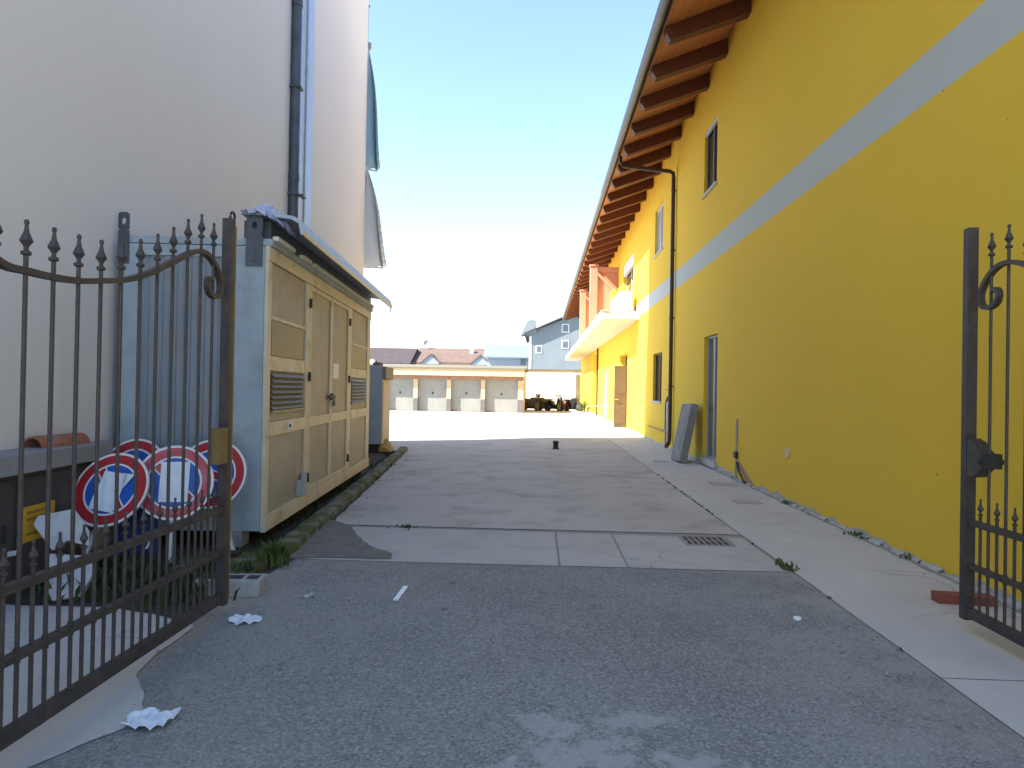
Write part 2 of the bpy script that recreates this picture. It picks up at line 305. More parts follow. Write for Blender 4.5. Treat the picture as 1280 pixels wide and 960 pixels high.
# ------------------------------------------------------------------ mesh helpers
class MB:
    def __init__(s): s.bm = bmesh.new(); s.mi = 0
    def face(s, pts):
        vs = [s.bm.verts.new(p) for p in pts]
        f = s.bm.faces.new(vs); f.material_index = s.mi; return f
    def hexa(s, p):          # 8 points: bottom 4 ccw, top 4 ccw
        v = [s.bm.verts.new(q) for q in p]
        for idx in ((3,2,1,0),(4,5,6,7),(0,1,5,4),(1,2,6,5),(2,3,7,6),(3,0,4,7)):
            f = s.bm.faces.new([v[i] for i in idx]); f.material_index = s.mi
        return s
    def box(s, x0, x1, y0, y1, z0, z1):
        return s.hexa([(x0,y0,z0),(x1,y0,z0),(x1,y1,z0),(x0,y1,z0),(x0,y0,z1),(x1,y0,z1),(x1,y1,z1),(x0,y1,z1)])
    def prism(s, pts, axis, a, b):   # 2d polygon extruded on an axis
        def P(u, v, w):
            return {'x': (w,u,v), 'y': (u,w,v), 'z': (u,v,w)}[axis]
        A = [s.bm.verts.new(P(u,v,a)) for u,v in pts]; B = [s.bm.verts.new(P(u,v,b)) for u,v in pts]
        n = len(pts)
        fs = [s.bm.faces.new(A[::-1]), s.bm.faces.new(B)]
        for i in range(n): fs.append(s.bm.faces.new((A[i],A[(i+1)%n],B[(i+1)%n],B[i])))
        for f in fs: f.material_index = s.mi
        return s
    def sweep(s, pts, sec, closed_ends=True, up=None):
        """sec: list of (a,b) in the frame (side, up) along a polyline"""
        pts = [Vector(p) for p in pts]; rings = []
        for i, p in enumerate(pts):
            t = (pts[min(i+1,len(pts)-1)] - pts[max(i-1,0)]).normalized()
            u0 = Vector(up) if up else (Vector((0,0,1)) if abs(t.z) < .9 else Vector((0,1,0)))
            side = t.cross(u0).normalized(); uu = side.cross(t).normalized()
            rings.append([s.bm.verts.new(p + side*a + uu*b) for a,b in sec])
        n = len(sec)
        for r0, r1 in zip(rings, rings[1:]):
            for j in range(n):
                f = s.bm.faces.new((r0[j], r0[(j+1)%n], r1[(j+1)%n], r1[j])); f.material_index = s.mi
        if closed_ends:
            f = s.bm.faces.new(rings[0][::-1]); f.material_index = s.mi
            f = s.bm.faces.new(rings[-1]); f.material_index = s.mi
        return s
    def tube(s, pts, r, n=8):
        return s.sweep(pts, [(r*math.cos(2*math.pi*i/n), r*math.sin(2*math.pi*i/n)) for i in range(n)])
    def lathe(s, prof, c=(0,0,0), n=10, axis='z'):
        rings = []
        for r, h in prof:
            ring = []
            for i in range(n):
                a = 2*math.pi*i/n; u, v = r*math.cos(a), r*math.sin(a)
                p = {'z': (u,v,h), 'x': (h,u,v), 'y': (v,h,u)}[axis]
                ring.append(s.bm.verts.new((c[0]+p[0], c[1]+p[1], c[2]+p[2])))
            rings.append(ring)
        for r0, r1 in zip(rings, rings[1:]):
            for j in range(n):
                f = s.bm.faces.new((r0[j], r0[(j+1)%n], r1[(j+1)%n], r1[j])); f.material_index = s.mi
        f = s.bm.faces.new(rings[0][::-1]); f.material_index = s.mi
        f = s.bm.faces.new(rings[-1]); f.material_index = s.mi
        return s
    def rot(s, mtx):
        bmesh.ops.transform(s.bm, matrix=mtx, verts=s.bm.verts); return s
    def build(s, name, mats, parent=None, bevel=0, smooth=False, loc=None, rot=None, label=None):
        bm = s.bm
        bmesh.ops.recalc_face_normals(bm, faces=bm.faces)
        if bevel:
            es = [e for e in bm.edges if len(e.link_faces) == 2 and e.calc_face_angle(0) > .5]
            bmesh.ops.bevel(bm, geom=es, offset=bevel, segments=2, affect='EDGES', profile=.7)
        me = bpy.data.meshes.new(name); bm.to_mesh(me); bm.free()
        if not isinstance(mats, (list, tuple)): mats = [mats]
        for m in mats: me.materials.append(m)
        if smooth:
            for p in me.polygons: p.use_smooth = True
            try: me.set_sharp_from_angle(angle=R(40))
            except Exception: pass
        o = bpy.data.objects.new(name, me); COL.objects.link(o)
        if parent is not None: o.parent = parent
        if loc: o.location = loc
        if rot: o.rotation_euler = rot
        if label: o['label'] = label
        return o

def tag(o, label, cat, group=None, kind=None):
    o['label'] = label; o['category'] = cat
    if group: o['group'] = group
    if kind: o['kind'] = kind
    return o
def thing(name, label, cat, loc=(0,0,0), rz=0, group=None):
    o = bpy.data.objects.new(name, None); COL.objects.link(o)
    o.location = loc; o.rotation_euler = (0,0,rz); o.empty_display_size = .2
    return tag(o, label, cat, group)
def struct(o, label):
    o['kind'] = 'structure'; o['label'] = label; return o
def kids(o): return [c for c in bpy.data.objects if c.parent == o]
def copy_tree(o, parent=None):
    c = o.copy(); COL.objects.link(c)
    if parent is not None: c.parent = parent
    for ch in kids(o): copy_tree(ch, c)
    return c

def sheet(name, pts, z, m, label, kind='structure', jitter=0, sub=0):
    """flat polygon sheet; jitter roughens the outline"""
    P = []
    n = len(pts)
    for i in range(n):
        a, b = Vector(pts[i]), Vector(pts[(i+1)%n])
        k = max(1, int((b-a).length/ sub)) if sub else 1
        for j in range(k):
            p = a.lerp(b, j/k)
            if jitter:
                q = mnoise.noise_vector(Vector((p.x*3, p.y*3, 5.1)))*jitter + mnoise.noise_vector(Vector((p.x*11, p.y*11, 2.1)))*jitter*.5
                p = p + Vector((q.x, q.y))
            P.append((p.x, p.y, z))
    mb = MB(); mb.face(P); mb.bm.normal_update()
    bmesh.ops.triangulate(mb.bm, faces=mb.bm.faces, ngon_method='EAR_CLIP')
    mb.bm.normal_update()
    for f in mb.bm.faces:
        if f.normal.z < 0: f.normal_flip()
    me = bpy.data.meshes.new(name); mb.bm.to_mesh(me); mb.bm.free(); me.materials.append(m)
    o = bpy.data.objects.new(name, me); COL.objects.link(o)
    o['kind'] = kind; o['label'] = label
    return o

def wall_front(x, y0, y1, z0, z1, holes, sgn=1):
    """vertical face in the plane x=const with rectangular recesses (y0,y1,z0,z1,depth) pushed towards +x*sgn"""
    mb = MB()
    ys = sorted({y0, y1, *[h[0] for h in holes], *[h[1] for h in holes]})
    zs = sorted({z0, z1, *[h[2] for h in holes], *[h[3] for h in holes]})
    for ya, yb in zip(ys, ys[1:]):
        for za, zb in zip(zs, zs[1:]):
            cy, cz = (ya+yb)/2, (za+zb)/2
            if any(h[0] < cy < h[1] and h[2] < cz < h[3] for h in holes): continue
            mb.face([(x,ya,za),(x,ya,zb),(x,yb,zb),(x,yb,za)])
    bmesh.ops.remove_doubles(mb.bm, verts=mb.bm.verts, dist=1e-5)
    for a, b, c, d, dep in holes:
        X = x + dep*sgn
        mb.face([(x,a,c),(x,a,d),(X,a,d),(X,a,c)]); mb.face([(x,b,c),(X,b,c),(X,b,d),(x,b,d)])
        mb.face([(x,a,d),(x,b,d),(X,b,d),(X,a,d)]); mb.face([(x,a,c),(X,a,c),(X,b,c),(x,b,c)])
        mb.face([(X,a,c),(X,a,d),(X,b,d),(X,b,c)])
    return mb

# ------------------------------------------------------------------ camera
yaw, pitch, roll = R(2.36), R(.45), .0175
fw = Vector((-math.sin(yaw)*math.cos(pitch), math.cos(yaw)*math.cos(pitch), math.sin(pitch)))
r0 = Vector((math.cos(yaw), math.sin(yaw), 0)); u0 = r0.cross(fw)
rr = r0*math.cos(roll) + u0*math.sin(roll); uu = u0*math.cos(roll) - r0*math.sin(roll)
cam = bpy.data.cameras.new('camera'); co = bpy.data.objects.new('camera', cam); COL.objects.link(co)
cam.sensor_fit = 'HORIZONTAL'; cam.sensor_width = 36; cam.lens = 850/1280*36; cam.clip_start = .05; cam.clip_end = 3000
mw = Matrix((( rr.x, uu.x, -fw.x, 0), (rr.y, uu.y, -fw.y, 0), (rr.z, uu.z, -fw.z, 1.45), (0,0,0,1)))
co.matrix_world = mw
sc.camera = co

# ------------------------------------------------------------------ light
SUN_EL, SUN_TRAV = R(42), R(22.5)       # travel direction in plan: from -x towards +x, turned a little to +y
tv = Vector((math.cos(SUN_TRAV)*math.cos(SUN_EL), math.sin(SUN_TRAV)*math.cos(SUN_EL), -math.sin(SUN_EL)))
sl = bpy.data.lights.new('sun', 'SUN'); sl.energy = 4.4; sl.angle = R(.5); sl.color = (1, .93, .80)
so = bpy.data.objects.new('sun', sl); COL.objects.link(so); so.location = (-20, -10, 30)
so.rotation_euler = tv.to_track_quat('-Z', 'Y').to_euler()
w = bpy.data.worlds.new('World'); sc.world = w; w.use_nodes = True
nt = w.node_tree; bg = nt.nodes['Background']
sky = nt.nodes.new('ShaderNodeTexSky'); sky.sky_type = 'NISHITA'; sky.sun_disc = False
sky.sun_elevation = SUN_EL
sky.sun_rotation = math.atan2(-tv.x, -tv.y)     # clockwise from +y
sky.air_density = 1.0; sky.dust_density = .1; sky.ozone_density = 1.3; sky.altitude = 200
nt.links.new(sky.outputs[0], bg.inputs[0]); bg.inputs[1].default_value = .10
sc.view_settings.view_transform = 'Standard'; sc.view_settings.look = 'None'
sc.view_settings.exposure = 2.2; sc.view_settings.gamma = 1.0
sc.view_settings.use_curve_mapping = False
sc.cycles.max_bounces = 10; sc.cycles.diffuse_bounces = 7
try: sc.cycles.use_denoising = True
except Exception: pass

# ------------------------------------------------------------------ ground
sheet('ground', [(-700,-300),(700,-300),(700,900),(-700,900)], -.03, M['earth'], 'pale open ground running out to the houses')
sheet('road', [(-9,-1.5),(2.075,-1.5),(2.075,5.70),(-9,5.70)], 0, M['asphalt'], 'worn grey asphalt of the driveway mouth', jitter=.012, sub=.3)
# concrete yard as slabs with dark joints
M['joint']=M['joint']
sheet('joint_bed', [(-9,5.5),(1.9,5.5),(1.9,-2),(3.3,-2),(3.3,53),(-9,53)], -.003, M['joint'], 'dark joint filler between the concrete slabs')
def slab_sheet(name, x0, x1, y0, y1, m, label, skl=0):
    return sheet(name, [(x0,y0),(x1,y0),(x1,y1+skl),(x0,y1)], .004, m, label, jitter=.008, sub=.4)
slab_sheet('yard_slab', -2.6, .175, 5.615, 6.97, M['yard_near'], 'pale concrete slab at the asphalt edge, left of the joints', -.04)
slab_sheet('yard_slab', .195, .74, 5.63, 6.92, M['yard_near'], 'narrow pale concrete slab between two joints')
slab_sheet('yard_slab', .755, 2.05, 5.63, 6.90, M['yard_near'], 'pale concrete slab with the drain grate')
slab_sheet('yard', -8, 2.066, 7.06, 16.5, M['yard'], 'stained concrete yard in the shade of the building')
slab_sheet('yard', -9, 2.055, 16.53, 22.5, M['yard'], 'concrete yard where the shadow ends')
slab_sheet('yard', -30, 2.055, 22.53, 53, M['yard'], 'sunlit concrete yard in front of the garages')
ys = [-2.2, .2, 3.6, 8.3, 13.2, 18.6, 24, 30, 36, 42, 53]
for i, (a, b) in enumerate(zip(ys, ys[1:])):
    slab_sheet('sidewalk', 2.088, 3.36, a+.004, b-.004, M['walk'], 'smooth pale concrete walk along the yellow wall')
# concrete apron by and behind the left gate
sheet('apron', [(-6,.2),(-2.05,.2),(-1.90,2.50),(-1.72,2.78),(-1.70,2.92),(-1.84,3.10),(-1.98,3.28),(-2.05,4.02),(-2.6,4.28),(-3.5,4.35),(-6,4.4)], .005, M['walk'], 'pale concrete apron under and behind the open gate', jitter=.035, sub=.05)
sheet('soil_bed', [(-6,4.3),(-2.7,4.25),(-2.12,4.1),(-2.02,5.6),(-2.9,14.6),(-3.1,15.3),(-9,15.3)], -.004+.012, M['soil'], 'dark soil strip along the building', jitter=.03, sub=.15)
sheet('dirt_patch', [(-2.12,5.60),(-1.6,5.66),(-1.22,5.70),(-1.28,5.86),(-1.55,6.15),(-1.72,6.5),(-1.95,7.0),(-2.28,7.3)], .010, M['sand'], 'damp dirt washed out beside the kerb', 'stuff', jitter=.05, sub=.035)

# long mossy kerb edge
mb = MB()
pts = []
for i in range(46):
    t = i/45; y = 5.45 + t*10.1; x = -2.17 - (y-5.57)*.0935
    pts.append((x + mnoise.noise((y*2.1,0,3))*.03, y, .028 + mnoise.noise((y*1.7,4,3))*.02))
mb.sweep(pts, [(-.11,-.05),(.10,-.05),(.085,.035),(.05,.05),(-.07,.05),(-.10,.03)])
tag(mb.build('kerb', M['moss'], smooth=True), 'low mossy concrete kerb running along the beige cabin', 'kerb')

# ------------------------------------------------------------------ left building
LA = math.atan(.0805)
lb = thing('tall_building', 'tall plain building with pinkish beige plaster wall on the left', 'building', (-3.8, 5.9, 0), LA)
mb = MB(); mb.prism([(0,-8.6),(0,12.15),(-9,12.15-9*.50),(-9,-8.6)], 'z', 0, 17)  # unseen rear face, skewed along the sun direction to shape the yard's shadow edge
mb.build('wall', M['plaster_left'], lb)
mb = MB(); mb.box(.001, .05, 5.50, 5.92, 0, 16.9); mb.box(.001, .075, 5.92, 6.02, 0, 16.9)
mb.build('joint_cover', M['galv'], lb, bevel=.006)
mb = MB(); mb.box(.001, .035, 6.03, 6.50, 0, 16.9); mb.build('flashing_strip', M['blue_strip'], lb, bevel=.006)
# ledge at the foot of the wall
mb = MB(); mb.box(.001, .31, -6, -.55, .84, .97); mb.box(.001, .12, -.55, -.2, .84, .95); mb.build('ledge', M['ledge'], lb, bevel=.012)
# rear end: small balcony rails seen edge on
RA = math.atan(.50)
mb = MB(); mb.box(-3, .10, .004, .22, 10.55, 10.72); mb.build('balcony_slab', M['ledge'], lb, bevel=.01, loc=(0,12.15,0), rot=(0,0,RA))
mb = MB()
for i in range(9): mb.box(.03-i*.35, .055-i*.35, .16, .185, 10.72, 11.75)
mb.box(-2.9, .08, .15, .195, 11.75, 11.80); mb.build('balcony_railing', M['darkgrey'], lb, loc=(0,12.15,0), rot=(0,0,RA))

dp = thing('downpipe', 'dark grey downpipe on the pinkish wall beside the pale joint strip', 'downpipe', (-3.8-.0805*5.2+.075, 5.9+5.2, 0), LA, )
mb = MB(); mb.tube([(0,0,.1),(0,0,16.8)], .085, 12)
for z in (2.05, 4.9, 7.8, 11): mb.lathe([(.094,z-.05),(.094,z+.05)], n=12)
mb.build('pipe', M['darkgrey'], dp, smooth=True)
for z in (3.4, 4.62, 6.4, 9.4):
    mb = MB(); mb.box(-.09,.105,-.10,.10,z-.02,z+.02)
    if z == 4.62: mb.box(.09,.16,.02,.20,4.601,4.639)
    mb.build('bracket', M['darkgrey'], dp)

# cloth awnings hung on the rear face
def awning(z0, z1, out, side, label, m):
    a = thing('balcony_awning', label, 'awning', (-3.8-.0805*12.11, 5.9+12.12, z0), LA+math.atan(.50), 'awnings on the rear face of the tall building')
    mb = MB(); n = 14; k = 18
    grid = []
    for i in range(n+1):
        t = i/n; zz = (z1-z0)*(1-t)
        row = []
        for j in range(k+1):
            x = .05 + side*(t**.8) - 2.6*j/k
            yy = .03 + out*(t**.8) + .035*math.sin(j*1.9+t*3)*t + .05*math.sin(j*.7+4*t)*t
            row.append(mb.bm.verts.new((x + .04*math.sin(5*t+j), yy, zz + .05*math.sin(j*1.3)*t)))
        grid.append(row)
    for r0_, r1_ in zip(grid, grid[1:]):
        for j in range(k): mb.bm.faces.new((r0_[j], r0_[j+1], r1_[j+1], r1_[j]))
    # side curtain towards the alley
    for i in range(n):
        t = i/n; p, q = grid[i][0].co, grid[i+1][0].co
        mb.face([p, q, (q.x-.02, .03, q.z), (p.x-.02, .03, p.z)])
    o = mb.build('canvas', m, a, smooth=True)
    sol = o.modifiers.new('thick', 'SOLIDIFY'); sol.thickness = .012
    mb = MB(); mb.tube([(.02+side,out+.05,.02),(-2.5,out+.05,.02)], .03); mb.build('front_bar', M['galv'], a)
    mb = MB(); mb.tube([(.04,.05,z1-z0-.05),(.04,out+.03,.05)], .018); mb.build('arm', M['galv'], a)
    return a
awning(7.40, 10.5, .34, .42, 'upper blue grey cloth awning on the rear corner of the tall building', M['awning_blue'])
awning(4.75, 7.36, .42, .66, 'lower pale grey cloth awning on the rear corner of the tall building', M['awning_grey'])

# dark cabinet under the ledge
uc = thing('utility_cabinet', 'dark brown metal cabinet under the stone ledge with a yellow notice', 'cabinet', (-3.8, 5.9, 0), LA)
mb = MB(); mb.box(.003, .22, -5.8, -.62, 0, .836); mb.build('body', M['brown_dark'], uc, bevel=.01)
for a, b in ((-1.55,-.7),(-2.5,-1.6),(-3.45,-2.55)):
    mb = MB(); mb.box(.222, .235, a, b, .05, .80); d = mb.build('door', M['brown_dark'], uc, bevel=.004)
    mb = MB(); mb.box(.236, .25, b-.1, b-.07, .40, .52); mb.build('handle', M['black'], d)
mb = MB(); mb.box(.236, .240, -1.50, -1.17, .36, .60); nb = mb.build('notice', M['yellow_sign'], uc)
mb = MB()
for z0, a, b in ((.545,-1.47,-1.28),(.50,-1.47,-1.22),(.455,-1.40,-1.27),(.40,-1.47,-1.25)): mb.box(.2402, .2415, a, b, z0, z0+.022)
mb.build('notice_print', M['yellow_dark'], nb)

# terracotta roof tile on the ledge
mb = MB()
prof = [(.085*math.cos(a), .085*math.sin(a)) for a in [math.pi*i/10 for i in range(11)]] + [(.07*math.cos(a), .07*math.sin(a)) for a in [math.pi*(10-i)/10 for i in range(11)]]
mb.prism(prof, 'y', 0, .48)
t = mb.build('roof_tile', M['terracotta'], smooth=True, loc=(-3.62, 4.72, .968), rot=(0,0,LA-.12))
tag(t, 'curved terracotta roof tile lying on the stone ledge', 'roof tile')

# ------------------------------------------------------------------ beige cabin
CA = math.atan(.075)
cab = thing('utility_cabin', 'beige metal cabin with louvred double doors beside the left wall', 'cabin', (-2.42, 5.93, 0), CA)
L, W, ZB, ZT = 5.2, 1.30, .155, 2.68
mb = MB(); mb.box(-W+.02, -.035, .04, L-.02, ZB+.02, ZT); mb.build('body', M['cab_grey'], cab)
# grey end: posts, recessed ribbed sheet
mb = MB(); mb.box(-.34, -.036, -.005, .039, ZB, ZT); mb.build('corner_post', M['cab_grey'], cab, bevel=.008)
mb = MB(); mb.box(-W, -W+.19, -.005, .039, ZB, ZT); mb.build('corner_post', M['cab_grey'], cab, bevel=.008)
mb = MB(); mb.box(-W+.191, -.341, .0, .039, ZT-.10, ZT); mb.build('top_rail', M['cab_grey'], cab, bevel=.006)
mb = MB(); mb.box(-W+.191, -.341, .0, .039, ZB, ZB+.14); mb.build('bottom_rail', M['cab_grey'], cab, bevel=.006)
mb = MB(); x = -W+.2
pp = []
while x < -.36:
    pp += [(x, .034), (x+.045, .034), (x+.06, .012), (x+.105, .012), (x+.12, .034)]; x += .122
pp = [(min(u,-.345), v) for u, v in pp]
mb.prism(pp + [(-.345,.0395),(-W+.195,.0395)], 'z', ZB+.141, ZT-.101); mb.build('end_sheet', M['cab_panel_end'], cab)
# lifting lugs with a hole
def lug(x0, x1, z0, z1, hz, hr, y, parent):
    mb = MB(); n = 20; cx = (x0+x1)/2; s_ = hr*1.9
    def ring(yy):
        inner = []; outer = []
        for i in range(n):
            a = 2*math.pi*i/n; c, s = math.cos(a), math.sin(a)
            inner.append(mb.bm.verts.new((cx+hr*.8*c, yy, hz+hr*1.25*s)))
            k = 1/max(abs(c)/((x1-x0)/2), abs(s)/(z1-hz))
            outer.append(mb.bm.verts.new((cx+k*c, yy, hz+k*s)))
        return inner, outer
    A, B = ring(y-.012), ring(y)
    for i in range(n):
        j = (i+1)%n
        mb.bm.faces.new((A[0][i],A[0][j],A[1][j],A[1][i])); mb.bm.faces.new((B[0][i],B[1][i],B[1][j],B[0][j]))
        mb.bm.faces.new((A[0][i],B[0][i],B[0][j],A[0][j])); mb.bm.faces.new((A[1][i],A[1][j],B[1][j],B[1][i]))
    mb.box(x0, x1, y-.012, y, z0, hz-(z1-hz)-.0005)
    for bz in (z0+.05, z0+.14): mb.lathe([(.014,-.022),(.014,-.01)], (cx, y, bz), 8, 'y')
    return mb.build('lifting_lug', M['darkgrey'], parent)
lug(-.20, -.055, 2.50, 2.94, 2.86, .026, -.008, cab)
lug(-W-.01, -W+.085, 2.50, 2.95, 2.87, .024, -.008, cab)
# door side : cream frame
F = M['cab_frame']
def bar(name, y0, y1, z0, z1, x0=-.034, x1=.0, m=F, parent=cab, bev=.006):
    mb = MB(); mb.box(x0, x1, y0, y1, z0, z1); return mb.build(name, m, parent, bevel=bev)
bar('sill_rail', -.005, L, ZB-.01, ZB+.135, x1=.012)
bar('head_rail', -.005, L, 2.56, ZT+.005, x1=.008)
for y0, y1 in ((-.005,.10),(1.27,1.42),(3.47,3.68),(4.93,L)):
    bar('post', y0, y1, ZB+.136, 2.559)
def side_panel(y0, y1):
    p = bar('side_panel', y0, y1, ZB+.136, .985, -.034, -.016, M['cab_panel'], bev=.003)
    bar('cross_rail', y0+.001, y1-.001, .986, 1.115, -.034, .004)
    q = bar('side_panel', y0, y1, 1.116, 2.558, -.034, -.018, M['cab_panel'], bev=.003)
    bar('frame_bar', y0+.03, y1-.03, 2.045, 2.075, -.017, .0, F, q, .003)
    bar('vent_panel', y0+.04, y1-.07, 1.72, 2.044, -.017, -.008, M['cab_vent'], q, .003)
    bar('frame_bar', y0+.002, y1-.03, 1.585, 1.712, -.017, -.002, M['cab_frame'], q, .003)
    mb = MB()
    mb.box(-.0175, -.013, y0+.05, y1-.06, 1.22, 1.575)
    lv = mb.build('louvre', M['black'], q)
    for i in range(7):
        z = 1.225 + i*.05
        mb = MB(); mb.hexa([(-.012,y0+.05,z+.028),(.012,y0+.05,z),(.012,y1-.06,z),(-.012,y1-.06,z+.028),(-.012,y0+.05,z+.034),(.014,y0+.05,z+.006),(.014,y1-.06,z+.006),(-.012,y1-.06,z+.034)])
        mb.build('slat', M['louvre'], q)
    bar('louvre_sill', y0+.03, y1-.04, 1.195, 1.219, -.017, .02, M['louvre'], q, .003)
    return q
side_panel(.101, 1.269); side_panel(3.681, 4.929)
def door(y0, y1, hinge_near):
    d = bar('door', y0, y1, ZB+.138, 2.555, -.033, -.012, M['cab_panel'], bev=.003)
    s = .055
    for a, b, c, e in ((y0+.001,y0+s,ZB+.14,2.553),(y1-s,y1-.001,ZB+.14,2.553)):
        bar('door_stile', a, b, c, e, -.011, .004, F, d, .004)
    bar('door_rail', y0+s+.001, y1-s-.001, 1.00, 1.11, -.011, .003, F, d, .004)
    bar('door_rail', y0+s+.001, y1-s-.001, 2.50, 2.552, -.011, .003, F, d, .004)
    bar('door_rail', y0+s+.001, y1-s-.001, ZB+.14, ZB+.19, -.011, .003, F, d, .004)
    hy = y0-.03 if hinge_near else y1+.03
    for z in (.45, 1.55, 2.35):
        mb = MB(); mb.lathe([(.016,z-.05),(.016,z+.05)], (.012,hy,0), 8); mb.build('hinge', M['black'], d)
    return d
d1 = door(1.421, 2.435, True); d2 = door(2.445, 3.469, False)
mb = MB(); mb.box(.005,.03,2.30,2.60,1.30,1.335); mb.box(.005,.035,2.40,2.48,1.28,1.36); hb = mb.build('hasp', M['black'], cab, bevel=.004)
mb = MB(); mb.box(.012,.04,2.505,2.56,1.20,1.265); mb.tube([(.026,2.515,1.262),(.026,2.515,1.305),(.026,2.533,1.318),(.026,2.55,1.305),(.026,2.55,1.262)], .006, 6)
mb.build('padlock', M['bike_silver'], hb, bevel=0)
mb = MB(); mb.box(-.0115,-.009,2.60,2.92,1.55,1.74); mb.build('notice_plate', M['white'], d2)
mb = MB(); mb.box(.0045,.02,.62,.74,1.02,1.09); k = mb.build('lock_plate', M['white'], cab, bevel=.003)
mb = MB(); mb.lathe([(.018,.0205),(.018,.03)], (0,.66,1.055), 10, 'x'); mb.build('keyhole', M['black'], k)
mb = MB(); mb.box(.0045,.016,4.25,4.33,1.02,1.08); mb.build('lock_plate', M['white'], cab, bevel=.003)
mb = MB(); mb.box(.0005,.03,1.16,1.30,.28,.52); mb.box(-.015,.02,1.05,1.15,.30,.46); mb.build('hinge_bracket', M['cab_grey'], cab, bevel=.004)
# roof edge and tilted canopy sheet
mb = MB(); mb.box(-W, .03, 0, L+.02, ZT+.006, ZT+.07); mb.build('roof', M['cab_grey'], cab, bevel=.01)
mb = MB(); mb.box(-.26, -.02, .1, L+.1, ZT+.071, ZT+.25); mb.build('canopy_beam', M['darkgrey'], cab)
mb = MB()
prof = [(-.24,3.01),(-.05,3.005),(.22,2.965),(.285,2.93),(.315,2.83),(.305,2.80),(.285,2.80),(.265,2.90),(.20,2.935),(-.06,2.965),(-.24,2.97)]
mb.prism([(x,z-.02) for x,z in prof], 'y', -.05, L+.26); mb.build('canopy', M['galv'], cab, bevel=.004)
for a, b in ((.02,.55),(.85,1.18),(1.32,5.05)):
    mb = MB(); mb.box(.02,.075,a,b,2.735,2.775); mb.build('pale_rail', M['light_strip'], cab, bevel=.006)
for y in (.12, 2.5, 4.95):
    for x in (-.30, -1.15):
        mb = MB(); mb.box(x-.1, x+.1, y-.1, y+.1, 0, ZB+.019); mb.build('foot', M['block'], cab, bevel=.01)
mb = MB(); mb.tube([(.29,L+.2,2.80),(.29,L+.2,2.70)], .008, 6); mb.build('hook', M['darkgrey'], cab)

# crumpled plastic on the roof corner
mb = MB(); n = 16
gr = []
for i in range(n+1):
    row = []
    for j in range(n+1):
        u, v = i/n, j/n
        p = Vector((u*9, v*9, 1.3)); h = .05*mnoise.noise(p) + .03*mnoise.noise(p*2.3) + .10*max(0, 1-((u-.5)**2+(v-.5)**2)*4)
        row.append(mb.bm.verts.new((-.22+u*.36+.02*mnoise.noise(p*1.7), -.10+v*.42, 3.005 - .22*(max(0,u-.35))**1.5 - .0 + h)))
    gr.append(row)
for a_, b_ in zip(gr, gr[1:]):
    for j in range(n): mb.bm.faces.new((a_[j], a_[j+1], b_[j+1], b_[j]))
o = mb.build('plastic_sheet', M['plasticsheet']); o.modifiers.new('t','SOLIDIFY').thickness = .006
o.location = (-2.42, 5.93, -.035); o.rotation_euler = (0,0,CA)
tag(o, 'crumpled bluish plastic sheet on the near roof corner of the beige cabin', 'plastic sheet')

# second small cabinet behind
b2 = thing('transformer_box', 'small beige and blue grey box with taupe cap beyond the cabin', 'cabinet', (-3.42, 14.7, 0), CA)
mb = MB(); mb.box(-.85, -.012, .012, 1.15, .20, 1.62); mb.build('body', M['box2_side'], b2, bevel=.01)
mb = MB(); mb.box(-.84, -.02, .0, .011, .21, 1.93); mb.build('front_panel', M['box2_front'], b2)
mb = MB(); mb.box(-.01, .0, .06, 1.1, .27, 1.58); mb.build('side_door', M['box2_side'], b2, bevel=.004)
mb = MB(); mb.box(-.86, .06, .02, 1.2, 1.625, 1.90); mb.build('cap', M['box2_cap'], b2, bevel=.03)
mb = MB(); mb.box(-.25,-.05,.1,.3,1.901,1.99); mb.build('vent', M['terracotta'], b2, bevel=.02)
for y in (.2, .95):
    mb = MB(); mb.box(-.4, -.1, y-.1, y+.1, 0, .199); mb.build('foot', M['black'], b2)
mb = MB(); mb.hexa([(-.14,0,0),(.14,0,0),(.14,.5,0),(-.14,.5,0),(-.14,0,.12),(.0,0,.10),(.0,.5,.26),(-.14,.5,.26)])
tag(mb.build('wedge', M['chock'], bevel=.015, loc=(-3.36, 14.75, .03), rot=(0,0,.1)), 'yellowish wedge block at the foot of the small box', 'wedge')

